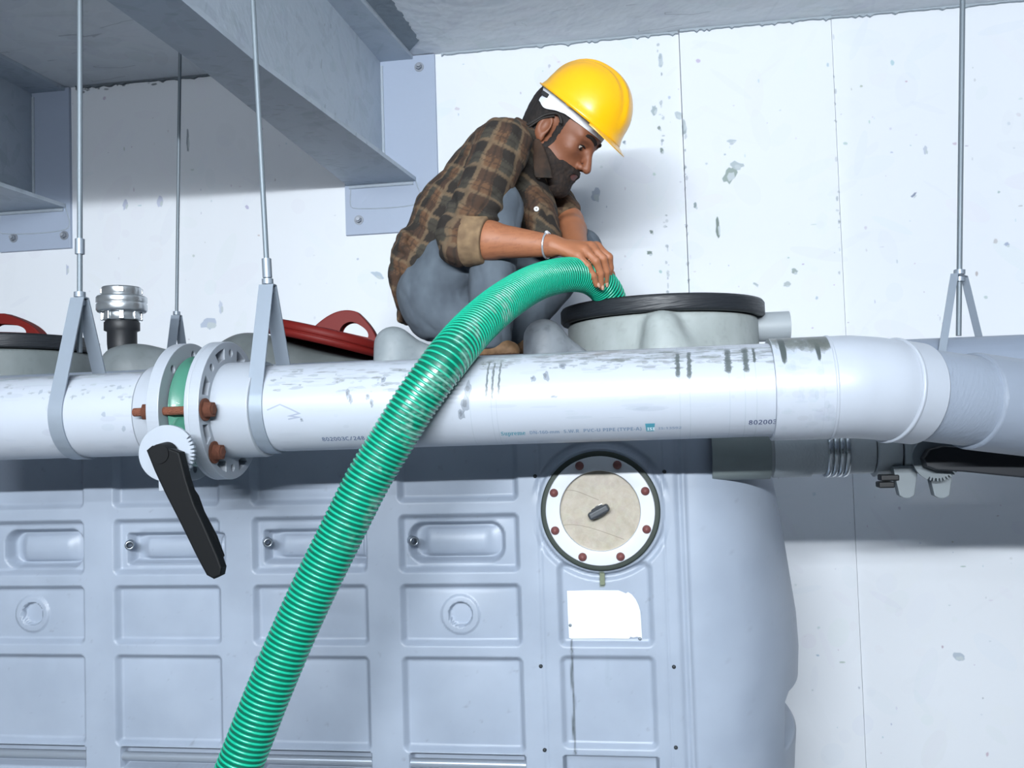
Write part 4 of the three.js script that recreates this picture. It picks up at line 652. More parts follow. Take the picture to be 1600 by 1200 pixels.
// ---------------------------------------------------------------- the man
{
  const man = thing('person', 'man in yellow hard hat and brown plaid shirt squatting over the green hose', 'person', px(735, 556, 0.9)), O = man.position;
  const here = (g) => g.translate(-O.x, -O.y, -O.z);
  const J = (x, y, z) => px(x, y, z);
  const j = {
    sN: J(787, 226, 0.96), eN: J(724, 372, 1.02), wN: J(860, 384, 1.06), sF: J(806, 228, 0.62), eF: J(889, 347, 0.66), wF: J(904, 396, 0.86),
    hN: J(678, 462, 0.89), kN: J(774, 324, 0.955), aN: J(766, 526, 1.0), hF: J(678, 466, 0.71), kF: J(904, 394, 0.66), aF: J(802, 520, 0.80),
    pel: J(668, 448, 0.80), mid: J(712, 346, 0.79), chest: J(776, 268, 0.79), neck0: J(812, 236, 0.79), head: J(871, 212, 0.79),
  };
  // head frame: f forward, u up, r towards his right (the camera's side)
  const PT = 0.70, YW = 0.26, f = V(Math.cos(PT) * Math.cos(YW), -Math.sin(PT), Math.cos(PT) * Math.sin(YW)), side = V(-Math.sin(YW), 0, Math.cos(YW)), u = side.clone().cross(f).normalize();
  const HL = (a, b, c) => j.head.clone().addScaledVector(f, a).addScaledVector(u, b).addScaledVector(side, c);
  const toHead = (x, y, z) => { const dx = x - j.head.x, dy = y - j.head.y, dz = z - j.head.z; return [dx * f.x + dy * f.y + dz * f.z, dx * u.x + dy * u.y + dz * u.z, dx * side.x + dy * side.y + dz * side.z]; };
  const ell = (c, r) => (a, b, s) => { const x = (a - c[0]) / r[0], y = (b - c[1]) / r[1], z = (s - c[2]) / r[2], k0 = Math.hypot(x, y, z), k1 = Math.hypot(x / r[0], y / r[1], z / r[2]) || 1e-6; return k0 * (k0 - 1) / k1; };
  const hc = (a, b, ra, rb) => cone(V(...a), V(...b), ra, rb);
  const cran = ell([-0.008, 0.05, 0], [0.098, 0.085, 0.075]), face = ell([0.045, -0.012, 0], [0.052, 0.085, 0.058]), chin = ell([0.082, -0.100, 0], [0.020, 0.018, 0.024]), cheek = ell([0.045, -0.045, 0], [0.045, 0.06, 0.054]), fore = ell([0.05, 0.045, 0], [0.050, 0.05, 0.060]);
  const nose = hc([0.099, 0.014, 0], [0.121, -0.027, 0], 0.0075, 0.0115), browL = hc([0.090, 0.030, 0.012], [0.078, 0.032, 0.048], 0.011, 0.010), browR = hc([0.090, 0.030, -0.012], [0.078, 0.032, -0.048], 0.011, 0.010);
  const lipU = hc([0.097, -0.054, -0.019], [0.097, -0.054, 0.019], 0.0075, 0.0075), lipM = hc([0.101, -0.053, -0.008], [0.101, -0.053, 0.008], 0.0068, 0.0068), lipD = hc([0.095, -0.066, -0.014], [0.095, -0.066, 0.014], 0.0085, 0.0085), muzzle = ell([0.078, -0.056, 0], [0.024, 0.028, 0.03]);
  const jaws = [1, -1].map((s) => hc([0.012, -0.052, 0.050 * s], [0.078, -0.098, 0.016 * s], 0.021, 0.015)), wing = [1, -1].map((s) => ell([0.106, -0.031, 0.0125 * s], [0.0105, 0.008, 0.0075])), cheekB = [1, -1].map((s) => ell([0.066, -0.006, 0.043 * s], [0.020, 0.016, 0.018]));
  const earO = [1, -1].map((s) => ell([-0.008, -0.002, 0.077 * s], [0.019, 0.031, 0.0085])), earI = [1, -1].map((s) => ell([-0.003, 0.004, 0.086 * s], [0.0125, 0.021, 0.0105])), lobe = [1, -1].map((s) => ell([0.002, -0.030, 0.075 * s], [0.008, 0.009, 0.006]));
  const sock = [1, -1].map((s) => ell([0.098, 0.011, 0.032 * s], [0.013, 0.010, 0.018])), lidU = [1, -1].map((s) => hc([0.089, 0.0175, 0.022 * s], [0.080, 0.0165, 0.044 * s], 0.0055, 0.005));
  const headSDF = (x, y, z) => {
    const [a, b, s] = toHead(x, y, z); if (a * a + b * b + s * s > 0.07) return Math.hypot(a, b, s) - 0.14;
    let d = smin(cran(a, b, s), face(a, b, s), 0.03); d = smin(d, fore(a, b, s), 0.03); d = smin(d, cheek(a, b, s), 0.02); d = smin(d, chin(a, b, s), 0.025);
    for (const k of [0, 1]) { d = smin(d, jaws[k](a, b, s), 0.025); d = smin(d, cheekB[k](a, b, s), 0.02); }
    d = smin(d, browL(a, b, s), 0.014); d = smin(d, browR(a, b, s), 0.014); d = smin(d, muzzle(a, b, s), 0.02);
    for (const k of [0, 1]) { d = smax(d, -sock[k](a, b, s), 0.012); d = smin(d, lidU[k](a, b, s), 0.006); }
    d = smin(d, nose(a, b, s), 0.013); for (const k of [0, 1]) d = smin(d, wing[k](a, b, s), 0.006);
    d = smin(d, lipU(a, b, s), 0.006); d = smin(d, lipM(a, b, s), 0.004); d = smin(d, lipD(a, b, s), 0.006);
    for (const k of [0, 1]) { let e = smax(earO[k](a, b, s), -earI[k](a, b, s), 0.006); e = smin(e, lobe[k](a, b, s), 0.008); d = smin(d, e, 0.008); }
    return d;
  };
  // hands: palm of four rays, five jointed fingers each
  const finger = (p, r) => { const c = []; for (let i = 0; i + 1 < p.length; i++) c.push(cone(p[i], p[i + 1], r[i], r[i + 1])); return (x, y, z) => { let d = c[0](x, y, z); for (let i = 1; i < c.length; i++) d = smin(d, c[i](x, y, z), 0.004); return d; }; };
  const FN = [[[903, 400, 1.085], [918, 416, 1.088], [927, 431, 1.080], [932, 445, 1.068]], [[913, 391, 1.075], [931, 408, 1.078], [938, 427, 1.066], [939, 448, 1.052]], [[923, 386, 1.06], [942, 404, 1.058], [947, 424, 1.046], [946, 443, 1.032]], [[932, 386, 1.04], [951, 402, 1.035], [953, 419, 1.022], [951, 433, 1.012]]].map((k) => k.map((p) => J(...p)));
  const thumbN = [[872, 384, 1.05], [893, 386, 1.01], [912, 400, 0.985], [924, 416, 0.972]].map((p) => J(...p));
  const FF = [[[922, 398, 0.90], [938, 408, 0.93], [948, 420, 0.95], [953, 430, 0.96]], [[926, 404, 0.885], [944, 414, 0.915], [955, 428, 0.935], [960, 440, 0.945]], [[927, 412, 0.87], [946, 424, 0.90], [957, 438, 0.92], [962, 450, 0.93]], [[926, 420, 0.86], [944, 434, 0.885], [954, 447, 0.90], [958, 456, 0.91]]].map((k) => k.map((p) => J(...p)));
  const thumbF = [[906, 404, 0.88], [914, 402, 0.92], [922, 402, 0.95], [930, 404, 0.97]].map((p) => J(...p));
  const hand = (w, F_, th, w0) => {
    const palm = F_.map((k, i) => cone(w.clone().lerp(k[0], 0.12).add(V(0, 0, (1.5 - i) * 0.006)), k[0], 0.0155, 0.0118)), fg = F_.map((k, i) => finger(k, [[0.0095, 0.0085, 0.0075, 0.0066], [0.0105, 0.0094, 0.0084, 0.0073], [0.0108, 0.0097, 0.0086, 0.0076], [0.0106, 0.0095, 0.0085, 0.0075]][i])), t = finger(th, [0.015, 0.0125, 0.0105, 0.0085]);
    const c = F_[1][1], bound = 0.14;
    return (x, y, z) => { const far = Math.hypot(x - c.x, y - c.y, z - c.z) - bound; if (far > 0.05) return far; let d = palm[0](x, y, z); for (let i = 1; i < 4; i++) d = smin(d, palm[i](x, y, z), 0.012); d = smin(d, t(x, y, z), 0.010); let e = 1; for (const q of fg) e = smin(e, q(x, y, z), 0.0022); return smin(d, e, 0.008); };
  };
  const handN = hand(j.wN, FN, thumbN), handF = hand(j.wF, FF, thumbF);
  const armN = [cone(j.sN, j.eN, 0.052, 0.042), cone(j.eN, j.eN.clone().lerp(j.wN, 0.30), 0.042, 0.044), cone(j.eN.clone().lerp(j.wN, 0.30), j.wN, 0.043, 0.025, 1)], armF = [cone(j.sF, j.eF, 0.052, 0.040), cone(j.eF, j.eF.clone().lerp(j.wF, 0.3), 0.036, 0.038), cone(j.eF.clone().lerp(j.wF, 0.3), j.wF, 0.038, 0.025)];
  const trunk = [cone(j.pel, j.mid, 0.09, 0.085, 0.65), cone(j.mid, j.chest, 0.085, 0.098, 0.65), cone(j.sN, j.sF, 0.05, 0.05), cone(j.neck0, HL(-0.032, -0.035, 0), 0.062, 0.054), cone(HL(0.02, -0.045, 0), j.neck0.clone().add(V(0.02, -0.01, 0)), 0.042, 0.05)];
  const legs = [cone(j.hN, j.kN, 0.078, 0.056), cone(j.kN, j.aN, 0.055, 0.036), cone(j.hF, j.kF, 0.078, 0.056), cone(j.kF, j.aF, 0.055, 0.036)];
  const footN = [J(752, 540, 0.995), J(797, 549, 1.02)], footF = [J(800, 538, 0.80), J(850, 545, 0.82)];
  const feet = [cone(footN[0], footN[1], 0.027, 0.017), cone(footF[0], footF[1], 0.027, 0.017)];
  const skin = (x, y, z) => {
    let d = trunk[0](x, y, z); for (let i = 1; i < 5; i++) d = smin(d, trunk[i](x, y, z), 0.03);
    let a = armN[0](x, y, z); a = smin(a, armN[1](x, y, z), 0.012); a = smin(a, armN[2](x, y, z), 0.012); a = smin(a, handN(x, y, z), 0.014);
    let b = armF[0](x, y, z); b = smin(b, armF[1](x, y, z), 0.012); b = smin(b, armF[2](x, y, z), 0.012); b = smin(b, handF(x, y, z), 0.014);
    d = smin(d, a, 0.01); d = smin(d, b, 0.01); d = smin(d, headSDF(x, y, z), 0.018);
    let l = smin(legs[0](x, y, z), legs[1](x, y, z), 0.03); l = smin(l, feet[0](x, y, z), 0.02); let m = smin(legs[2](x, y, z), legs[3](x, y, z), 0.03); m = smin(m, feet[1](x, y, z), 0.02);
    return Math.min(d, smin(d, Math.min(l, m), 0.004));
  };
  const lo = V(px(590, 300, 0.8).x, TOP - 0.01, 0.5), hi = V(px(1010, 300, 0.9).x, px(900, 120, 0.8).y, 1.20);
  const sk = lin('#a16848'), skHead = lin('#83523a'), lipC = lin('#7c4a42'), skD = lin('#7a4a35');
  const skinCol = (x, y, z) => {
    const [a, b, s] = toHead(x, y, z), r2 = Math.hypot(a, b, s); let c = lerp3(sk, skD, clamp(0.35 + fbm(x * 40, y * 40, z * 40) * 0.9) * 0.28);
    if (r2 < 0.20) { c = lerp3(skHead, c, sst(0.15, 0.2, r2)); if (a > 0.09 && b < -0.047 && b > -0.076 && Math.abs(s) < 0.024) c = lipC; }
    const arm = Math.min(armN[1](x, y, z), armN[2](x, y, z)); if (arm < 0.004) { const h = fbm(x * 25, y * 420, z * 60); if (h > 0.12) c = lerp3(c, skD, 0.35); }
    return c;
  };
  const skinM = phys(0xffffff, 0.55, 0, { vertexColors: true, sheen: 0.1 });
  mesh('body', here(nets(skin, lo, hi, 0.0032, skinCol)), skinM, man);

  // trousers
  const tr = [cone(j.hN, j.kN, 0.084, 0.062), cone(j.kN, j.aN, 0.064, 0.052), cone(j.hF, j.kF, 0.08, 0.062), cone(j.kF, j.aF, 0.062, 0.052), cone(j.pel.clone().add(V(-0.004, -0.02, 0.02)), j.mid.clone().lerp(j.pel, 0.55), 0.070, 0.075, 0.55), cone(j.hN.clone().add(V(0.0, -0.04, 0)), j.hN.clone().add(V(0.09, -0.07, 0.02)), 0.075, 0.06)];
  const trouser = (x, y, z) => {
    let a = smin(tr[0](x, y, z), tr[1](x, y, z), 0.02), b = smin(tr[2](x, y, z), tr[3](x, y, z), 0.02), d = smin(Math.min(a, b), tr[4](x, y, z), 0.03); d = smin(d, tr[5](x, y, z), 0.03);
    if (Math.abs(d) > 0.05) return d;
    return d + 0.0055 * fbm(x * 19 + y * 5, y * 5 - x * 4, z * 17, 3) - 0.005 * Math.pow(Math.abs(noise.noise(x * 20 + y * 8, y * 5 - x * 3, z * 20)), 0.6) + 0.003;
  };
  const tr0 = lin('#5c6670'), tr1 = lin('#49515b');
  mesh('trousers', here(nets((x, y, z) => smax(trouser(x, y, z), (TOP + 0.018) - y, 0.004), lo.clone().add(V(-0.05, 0, -0.04)), hi.clone().setY(j.kN.y + 0.12), 0.004, (x, y, z) => lerp3(tr0, tr1, clamp(0.5 + fbm(x * 18, y * 12, z * 18) * 1.6)))), std(0xffffff, 0.9, 0, { vertexColors: true, bumpMap: null }), man);

  // shirt
  const cuffEnd = j.eN.clone().lerp(j.wN, 0.13), dirN = j.wN.clone().sub(j.eN).normalize(), upF = j.eF.clone().sub(j.sF).normalize();
  const sh = { body: [cone(j.pel.clone().add(V(0.012, 0.045, 0)), j.mid, 0.092, 0.099, 0.62), cone(j.mid, j.chest, 0.099, 0.104, 0.62)], shoulder: cone(j.sN.clone().add(V(0, 0.002, 0)), j.sF, 0.056, 0.056), front: cone(J(812, 262, 0.80), J(850, 372, 0.79), 0.068, 0.046, 0.62), neck: cone(j.neck0.clone().add(V(-0.01, -0.01, 0)), J(832, 224, 0.79), 0.072, 0.060),
    armN: [cone(j.sN, j.eN, 0.066, 0.060), cone(j.eN, cuffEnd, 0.059, 0.046)], armF: [cone(j.sF, j.sF.clone().lerp(j.eF, 0.86), 0.064, 0.05)],
    tail: [cone(J(648, 385, 0.82), J(632, 440, 0.82), 0.034, 0.026, 0.25), cone(J(632, 440, 0.82), J(634, 502, 0.82), 0.026, 0.012, 0.22)] };
  const neckHole = cone(J(822, 232, 0.79), J(858, 196, 0.79), 0.055, 0.062);
  const wrinkle = (x, y, z) => 0.007 * fbm(x * 13, y * 15, z * 13, 3) - 0.006 * Math.pow(Math.abs(noise.noise(x * 22 + y * 12 + 4, y * 20 - x * 9, z * 18)), 0.6) + 0.003;
  const sleeveFold = (x, y, z) => { const h = clamp(((x - j.sN.x) * (j.eN.x - j.sN.x) + (y - j.sN.y) * (j.eN.y - j.sN.y) + (z - j.sN.z) * (j.eN.z - j.sN.z)) / j.eN.distanceToSquared(j.sN)); return 0.004 * Math.sin(h * 34 + 9 * noise.noise(x * 9, y * 9, z * 9)) * sst(0.35, 0.8, h); };
  const torsoD = (x, y, z) => { let d = smin(sh.body[0](x, y, z), sh.body[1](x, y, z), 0.03); d = smin(d, sh.shoulder(x, y, z), 0.05); d = smin(d, sh.front(x, y, z), 0.03); d = smin(d, sh.neck(x, y, z), 0.03); return d; };
  const shirt = (x, y, z) => {
    let d = torsoD(x, y, z), a = smin(sh.armN[0](x, y, z), sh.armN[1](x, y, z), 0.025); if (a < 0.06) a += sleeveFold(x, y, z);
    d = smin(d, a, 0.012); d = smin(d, sh.armF[0](x, y, z), 0.02); d = smin(d, smin(sh.tail[0](x, y, z), sh.tail[1](x, y, z), 0.01), 0.03);
    if (Math.abs(d) < 0.05) d += wrinkle(x, y, z);
    return smax(d, -neckHole(x, y, z), 0.006);
  };
  const cBrown = lin('#453226'), cDark = lin('#27221e'), cTan = lin('#78644d'), cOlive = lin('#3e3a32'), cMid = lin('#604531');
  const nSp = j.chest.clone().sub(j.pel).normalize(), nFr = V(nSp.y, -nSp.x, 0).normalize();
  const plaid = (p, q) => {
    const P = 0.066, a = ((p / P) % 1 + 1) % 1, b = ((q / P) % 1 + 1) % 1, ca = a < 0.5, cb = b < 0.5;
    let c = ca && cb ? cMid : ca || cb ? cBrown : cDark; if (ca !== cb && ca) c = cOlive;
    const line = (v, at, w) => 1 - sst(w * 0.7, w, Math.abs(v - at));
    c = lerp3(c, cTan, 0.65 * Math.max(line(a, 0.5, 0.075), line(b, 0.5, 0.075))); c = lerp3(c, cDark, 0.6 * Math.max(line(a, 0.25, 0.03), line(b, 0.25, 0.03), line(a, 0.05, 0.03), line(b, 0.05, 0.03)));
    return c;
  };
  const shirtCol = (x, y, z) => {
    const sl = Math.min(sh.armN[0](x, y, z), sh.armN[1](x, y, z)), to = torsoD(x, y, z), fa = sh.armF[0](x, y, z); let c; const w1 = 0.006 * noise.noise(x * 30, y * 30, z * 30), w2 = 0.006 * noise.noise(x * 30 + 9, y * 30, z * 30);
    if (sl < to && sl < fa) { const e = j.eN.clone().sub(j.sN), l = e.length(); e.normalize(); const k = sh.armN[1](x, y, z) < sh.armN[0](x, y, z) - 0.002, b0 = k ? j.eN : j.sN, ax = k ? dirN : e, t = (x - b0.x) * ax.x + (y - b0.y) * ax.y + (z - b0.z) * ax.z, pn = V(ax.y, -ax.x, 0).normalize(), h = Math.atan2((x - b0.x) * pn.x + (y - b0.y) * pn.y, (z - b0.z)); c = plaid(t + (k ? l + 0.01 : 0) + w1, h * 0.062 + 0.02 + w2); }
    else c = plaid((x - j.pel.x) * nSp.x + (y - j.pel.y) * nSp.y + 0.012 + w1, (x - j.pel.x) * nFr.x + (y - j.pel.y) * nFr.y + 0.9 * (z - 0.8) + w2);
    return lerp3(c, cDark, clamp(0.35 + fbm(x * 60, y * 60, z * 60) * 1.2) * 0.35);
  };
  const hit = (x, y, sdf) => { const d = px(x, y, 0).sub(camera.position).normalize(), p = camera.position.clone().addScaledVector(d, 1.4); for (let i = 0; i < 200; i++) { const v = sdf(p.x, p.y, p.z); if (v < 0.0006) break; p.addScaledVector(d, v * 0.5); } return p; };
  mesh('shirt', here(nets(shirt, lo.clone().add(V(-0.06, 0.02, -0.06)), hi.clone().setY(j.sN.y + 0.13), 0.0035, shirtCol)), std(0xffffff, 0.92, 0, { vertexColors: true }), man);
  // folded cuff, collar with its flap, placket and buttons
  const cu0 = j.eN.clone().lerp(j.wN, 0.07), cu1 = j.eN.clone().lerp(j.wN, 0.29), cuffO = cone(cu0, cu1, 0.066, 0.056), cuffI = cone(cu0, cu1.clone().addScaledVector(dirN, 0.02), 0.046, 0.041), half = (x, y, z) => (x - cu1.x) * dirN.x + (y - cu1.y) * dirN.y + (z - cu1.z) * dirN.z, half0 = (x, y, z) => -((x - cu0.x) * dirN.x + (y - cu0.y) * dirN.y + (z - cu0.z) * dirN.z);
  const cf0 = lin('#8a7256'), cf1 = lin('#6d5843');
  const cg = mesh('cuff', here(nets((x, y, z) => smax(smax(smax(cuffO(x, y, z) + wrinkle(x, y, z) * 0.5, half(x, y, z), 0.004), half0(x, y, z) - 0.004, 0.004), -cuffI(x, y, z), 0.003), cu0.clone().add(V(-0.09, -0.1, -0.1)), cu1.clone().add(V(0.09, 0.1, 0.1)), 0.0028, (x, y, z) => lerp3(cf0, cf1, clamp(0.5 + fbm(x * 50, y * 50, z * 50) * 1.5)))), std(0xffffff, 0.92, 0, { vertexColors: true }), man); cg.userData.label = 'tan folded sleeve cuff';
  const clothM = (c) => std(c, 0.92);
  const col0 = cone(J(818, 232, 0.79), J(840, 207, 0.79), 0.073, 0.065), colI = cone(J(815, 236, 0.79), J(850, 198, 0.79), 0.067, 0.058), cN = J(840, 207, 0.79).sub(J(818, 232, 0.79)).normalize(), cTop = J(838, 212, 0.79), cBot = J(820, 232, 0.79);
  const flap = [cone(J(838, 226, 0.865), J(848, 270, 0.885), 0.014, 0.018, 0.9), cone(J(848, 270, 0.885), J(858, 286, 0.882), 0.018, 0.008, 0.9)], flapN = V(0.35, 0.1, 1).normalize(), fc = J(848, 262, 0.885);
  const collarS = (x, y, z) => { const t = (x - cTop.x) * cN.x + (y - cTop.y) * cN.y, b = -((x - cBot.x) * cN.x + (y - cBot.y) * cN.y); let d = smax(smax(smax(col0(x, y, z), t, 0.004), b, 0.004), -colI(x, y, z), 0.003); const pl = Math.abs((x - fc.x) * flapN.x + (y - fc.y) * flapN.y + (z - fc.z) * flapN.z) - 0.0035; d = smin(d, smax(Math.min(flap[0](x, y, z), flap[1](x, y, z)) - 0.004, pl, 0.003), 0.008); return d; };
  mesh('collar', here(nets(collarS, J(780, 300, 0.79).setZ(0.66), J(885, 180, 0.79).setZ(0.95), 0.0028, (x, y, z) => lerp3(cDark, cBrown, clamp(0.6 + fbm(x * 30, y * 30, z * 30) * 2)))), std(0xffffff, 0.92, 0, { vertexColors: true }), man);
  for (const [x, y] of [[842, 276], [838, 327]]) { const p = hit(x, y, shirt), g = lathe([[0.0016, 0.0015], [0.0016, 0.003], [0.004, 0.0042], [0.0062, 0.0035], [0.0066, 0.002], [0.006, 0]], V(p.x, p.y, p.z), V(0.2, 0.05, 1), 20); mesh('button', here(g), std(0xdfe2e6, 0.35), man); }
  // hair and beard
  const beardZone = (a, b, s) => { // signed: below cheek line, in front of ear
    const line = -0.036 - 0.30 * (a - 0.03) * (a > 0.03 ? 0.9 : -1.9); return smax(b - line, -0.016 - a, 0.01);
  };
  const hairCol = (a, b) => (x, y, z) => lerp3(lin(a), lin(b), clamp(0.5 + fbm(x * 220, y * 60, z * 220) * 1.8));
  const hb0 = HL(-0.16, -0.18, -0.14), hb = [-1, 1].flatMap((a) => [-1, 1].flatMap((b) => [-1, 1].map((c) => HL(a * 0.15, b * 0.17, c * 0.12)))), bmin = hb.reduce((m, p) => m.min(p), V(9, 9, 9)), bmax = hb.reduce((m, p) => m.max(p), V(-9, -9, -9));
  const jawSkin = (x, y, z) => headSDF(x, y, z);
  mesh('beard', here(nets((x, y, z) => { const [a, b, s] = toHead(x, y, z); const mouth = ell([0.103, -0.061, 0], [0.022, 0.0085, 0.022])(a, b, s); const thick = 0.003 + 0.005 * sst(-0.06, -0.11, b) + 0.0035 * fbm(x * 150, y * 150, z * 150, 2); const must = smax(b + 0.040, -(b + 0.070), 0.004); let zone = smin(beardZone(a, b, s), smax(must, 0.070 - a, 0.006), 0.006); return smax(smax(jawSkin(x, y, z) - thick, zone, 0.006), -mouth, 0.003); }, bmin, bmax, 0.003, hairCol('#1b1513', '#33261f'))), std(0xffffff, 0.85, 0, { vertexColors: true }), man);
  mesh('hair', here(nets((x, y, z) => { const [a, b, s] = toHead(x, y, z), cr = smin(cran(a, b, s), ell([-0.035, 0.0, 0], [0.062, 0.075, 0.066])(a, b, s), 0.02) - 0.005 - 0.002 * fbm(x * 160, y * 160, z * 160, 2); const back = smax(smax(a - 0.028, -0.042 - b - 0.2 * a, 0.01), -ell([0.004, -0.004, 0.08 * Math.sign(s)], [0.036, 0.042, 0.04])(a, b, s), 0.006); const burn = smax(smax(Math.abs(a - 0.024 - 0.1 * b) - 0.010, -0.045 - b, 0.004), b - 0.06, 0.004); return Math.min(smax(cr, back, 0.004), smax(headSDF(x, y, z) - 0.0012, burn + 0.009 * fbm(x * 130, y * 130, z * 130, 2), 0.003)); }, bmin, bmax, 0.003, hairCol('#171413', '#2a2321'))), std(0xffffff, 0.8, 0, { vertexColors: true }), man);
  for (const s of [1, -1]) {
    const c = HL(0.0775, 0.0095, 0.031 * s), eg = new THREE.SphereGeometry(0.0125, 24, 16).translate(c.x, c.y, c.z), e = mesh('eye', here(eg), phys(0xb9aea4, 0.25, 0, { clearcoat: 1 }), man);
    const look = f.clone().addScaledVector(u, -0.45).normalize(), ic = c.clone().addScaledVector(look, 0.0095); mesh('iris', here(new THREE.SphereGeometry(0.0062, 16, 12).translate(ic.x, ic.y, ic.z)), phys(0x1c110b, 0.2, 0, { clearcoat: 1 }), e);
    const bw = tube([HL(0.1040, 0.0345, 0.009 * s), HL(0.1015, 0.0400, 0.023 * s), HL(0.0925, 0.0405, 0.039 * s), HL(0.081, 0.0335, 0.053 * s)], 0.006, 20, 8); mesh('eyebrow', here(bw), std(0x1d1613, 0.9), man);
    const el = tube([HL(0.092, 0.0125, 0.019 * s), HL(0.0915, 0.0145, 0.030 * s), HL(0.084, 0.012, 0.043 * s)], 0.0017, 16, 6); mesh('eyelash', here(el), std(0x15100e, 0.8), man);
  }
  // finger nails of the near hand
  for (const k of FN) { const a = k[2], b = k[3], d = b.clone().sub(a).normalize(), n = V(0.55, 0.25, 0.8).addScaledVector(d, -V(0.55, 0.25, 0.8).dot(d)).normalize(), g = new THREE.SphereGeometry(1, 14, 10).scale(0.0042, 0.0062, 0.0016); g.applyMatrix4(new THREE.Matrix4().makeBasis(d.clone().cross(n), d, n)); const p = b.clone().addScaledVector(n, 0.0066).addScaledVector(d, 0.001); mesh('fingernail', here(g.translate(p.x, p.y, p.z)), std(0xc49a84, 0.4), man); }
  // shoes
  const shoe = (A, B, z) => { const a = cone(A, B, 0.034, 0.023), b = cone(A.clone().add(V(-0.012, 0.02, 0)), A.clone().add(V(0.0, 0.034, 0)), 0.034, 0.034), ank = cone(A.clone().add(V(-0.006, 0.02, 0)), A.clone().add(V(-0.004, 0.1, 0)), 0.03, 0.03); return (x, y, z) => smax(smax(smin(a(x, y, z), b(x, y, z), 0.02), -(ank(x, y, z) - (y > A.y + 0.045 ? 0 : 0.0) + (y < A.y + 0.03 ? 0.05 : 0)), 0.004), TOP + 0.001 - y, 0.004); };
  for (const [A, B] of [footN, footF]) { const s = shoe(A, B); const lo2 = A.clone().min(B).add(V(-0.08, -0.06, -0.07)), hi2 = A.clone().max(B).add(V(0.07, 0.1, 0.07)); mesh('shoe', here(nets(s, lo2, hi2, 0.003, (x, y, z) => y < TOP + 0.006 ? lin('#5a4231') : lerp3(lin('#8a6b4d'), lin('#6f5339'), clamp(0.5 + fbm(x * 60, y * 60, z * 60) * 2)))), std(0xffffff, 0.7, 0, { vertexColors: true }), man); }

  // bracelet on the near wrist
  {
    const c = j.eN.clone().lerp(j.wN, 0.965), t = thing('bracelet', 'silver bangle on the wrist of the hand that holds the hose', 'bracelet', c), q = new THREE.Quaternion().setFromUnitVectors(V(0, 0, 1), dirN.clone().add(V(0.0, 0.05, 0.10)).normalize());
    const g = new THREE.TorusGeometry(0.0285, 0.0026, 10, 48); g.applyQuaternion(q); mesh('band', g, std(0xd9dbe0, 0.25, 0.7), t);
    for (const a of [-0.15, 2.2]) { const k = new THREE.SphereGeometry(0.0052, 16, 12); const p = V(Math.cos(a - 0.4) * 0.0285, Math.sin(a - 0.4) * 0.0285, 0).applyQuaternion(q); mesh('bead', k.translate(p.x, p.y, p.z), std(0xeceef2, 0.25, 0.5), t); }
  }
  // ------------------------------------------------------------ the hard hat
  {
    const t = thing('hard_hat', 'yellow hard hat on the man\'s head with a white headband', 'helmet', HL(0.022, 0.07, 0)), H = t.position;
    const pt = (a, b, c) => V(f.x * a + u.x * b + side.x * c, f.y * a + u.y * b + side.y * c, f.z * a + u.z * b + side.z * c);
    const LF = 0.125, WS = 0.106, HT = 0.134, nT = 96, nP = 34, P = [], I = [];
    const outer = (th, ph, k) => {
      const c = Math.pow(Math.cos(ph), 0.86), s = Math.sin(ph), lip = k > 0 ? 0.005 * sst(0.16, 0.0, ph) : 0, cs = Math.cos(th), sn = Math.sin(th); let a = (LF + lip - (k ? 0 : 0.003)) * c * cs, w = (WS + lip - (k ? 0 : 0.003)) * c * sn, b = (HT - (k ? 0 : 0.003)) * s;
      b += -0.008 * cs * (1 - s);                                          // the rim dips at the front
      if (k) { const rg = 0.0055 * (sst(0.030, 0.022, Math.abs(w))) * sst(0.12, 0.5, ph); const l = Math.hypot(a, b, w) || 1; a *= 1 + rg / l; b *= 1 + rg / l; w *= 1 + rg / l; for (const o of [0.045]) { const g2 = 0.0022 * (sst(0.006, 0.002, Math.abs(Math.abs(w) - o))) * sst(0.3, 0.6, ph); b += g2; } }
      return pt(a, b, w);
    };
    for (const k of [1, 0]) for (let i = 0; i <= nP; i++) for (let q = 0; q <= nT; q++) { const p = outer(q / nT * Math.PI * 2, (k ? 1 - i / nP : i / nP) * Math.PI / 2, k); P.push(p.x, p.y, p.z); }
    const rows = (nP + 1) * 2; for (let i = 0; i + 1 < rows; i++) for (let q = 0; q < nT; q++) { const a = i * (nT + 1) + q, b = a + nT + 1; I.push(a, a + 1, b + 1, a, b + 1, b); }
    const g = new THREE.BufferGeometry(); g.setAttribute('position', new THREE.Float32BufferAttribute(P, 3)); g.setIndex(I); const gg = mergeVertices(g, 1e-6); gg.computeVertexNormals();
    const yellow = phys(0xffbc00, 0.3, 0, { clearcoat: 0.6, clearcoatRoughness: 0.25 });
    mesh('shell', gg, yellow, t);
    // peak
    const strip = (a0, a1, n, rowsF, mat, name) => { const Q = [], K = [], m = rowsF(0).length; for (let i = 0; i <= n; i++) { for (const [a, b, c] of rowsF(mix(a0, a1, i / n), i / n)) { const p = pt(a, b, c); Q.push(p.x, p.y, p.z); } } for (let i = 0; i < n; i++) for (let q = 0; q < m; q++) { const a = i * m + q, b = i * m + (q + 1) % m; K.push(a, b, b + m, a, b + m, a + m); } const G = new THREE.BufferGeometry(); G.setAttribute('position', new THREE.Float32BufferAttribute(Q, 3)); G.setIndex(K); return mesh(name, toCreasedNormals(G, 0.7), mat, t); };
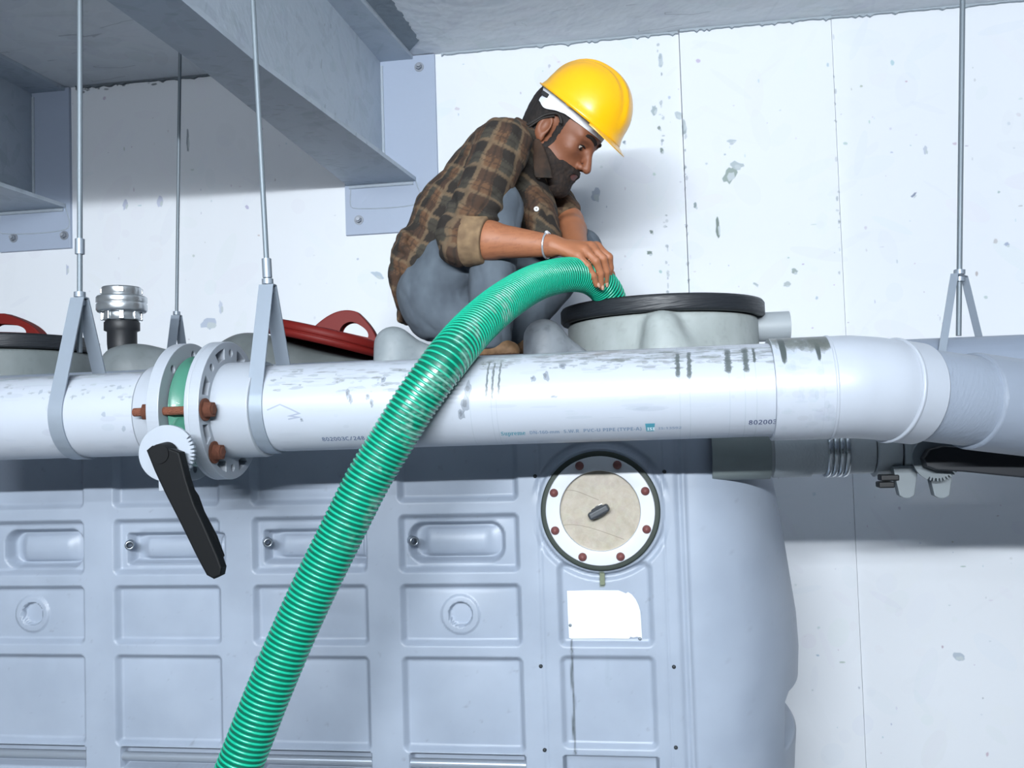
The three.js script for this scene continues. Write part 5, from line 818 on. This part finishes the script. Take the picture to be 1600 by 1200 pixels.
    strip(-0.95, 0.95, 40, (th) => { const e = Math.max(0.02, Math.cos(th / 0.95 * Math.PI / 2)), r = 0.030 * Math.sqrt(e), c = Math.cos(th), s = Math.sin(th), b = -0.008 * c; return [[LF * c, b + 0.004, WS * s], [(LF + r) * c, b - 0.008 * e - 0.002, (WS + r) * s], [(LF + r) * c, b - 0.008 * e - 0.0045, (WS + r) * s], [LF * c, b - 0.001, WS * s]]; }, phys(0xf0b840, 0.35, 0, { clearcoat: 0.4 }), 'peak');
    strip(Math.PI - 0.8, Math.PI + 0.8, 24, (th) => { const e = Math.cos((th - Math.PI) / 0.8 * Math.PI / 2), r = 0.004 + 0.008 * Math.max(0, e), c = Math.cos(th), s = Math.sin(th), b = -0.008 * c; return [[LF * c, b + 0.006, WS * s], [(LF + r) * c, b + 0.004, (WS + r) * s], [(LF + r) * c, b + 0.0015, (WS + r) * s], [LF * c, b, WS * s]]; }, yellow, 'back_lip');
    // headband: dips and steps at the back
    const white = std(0xe6eaf0, 0.5), BF = 0.101, BW = 0.0845;
    strip(0, Math.PI * 2, 120, (th) => { const c = Math.cos(th), s = Math.sin(th), back = sst(0.25, -0.15, c), low = -0.020 - 0.000 * sst(0.2, 1, c) - 0.012 * back + 0.004 * Math.sin(th * 9) * back, o = -0.020, top = 0.012; return [[BF * c + o, top, BW * s], [(BF + 0.003) * c + o, top, (BW + 0.003) * s], [(BF + 0.003) * c + o, low, (BW + 0.003) * s], [BF * c + o, low, BW * s]]; }, white, 'headband');
    const cl = (a, b, c) => { const p = pt(a - 0.022, b - 0.07, c); return p; };
    const P4 = (a, b, c) => HL(a, b, c).sub(H);
    const bq = new THREE.Quaternion().setFromRotationMatrix(new THREE.Matrix4().makeBasis(f, u, side));
    mesh('clip', box(0.026, 0.011, 0.005, P4(-0.052, 0.062, 0.0765), 0.002, bq), std(0x1d1f22, 0.5), t);
    mesh('strap', [tube([P4(-0.098, -0.022, 0.03), P4(-0.072, -0.034, 0.060), P4(-0.045, -0.022, 0.080), P4(-0.018, 0.022, 0.0835), P4(0.008, 0.040, 0.084), P4(0.022, 0.036, 0.0865), P4(0.034, 0.026, 0.088)], 0.0036, 60, 8), tube([P4(-0.098, -0.030, 0.03), P4(-0.070, -0.043, 0.060), P4(-0.043, -0.030, 0.079), P4(-0.020, 0.010, 0.083), P4(0.004, 0.032, 0.084)], 0.0026, 50, 8)], std(0x2a2624, 0.6), t);
    mesh('slot_tab', box(0.012, 0.008, 0.004, P4(0.03, 0.072, 0.107), 0.0015, bq), yellow, t);
  }
}

renderer.render(scene, camera);
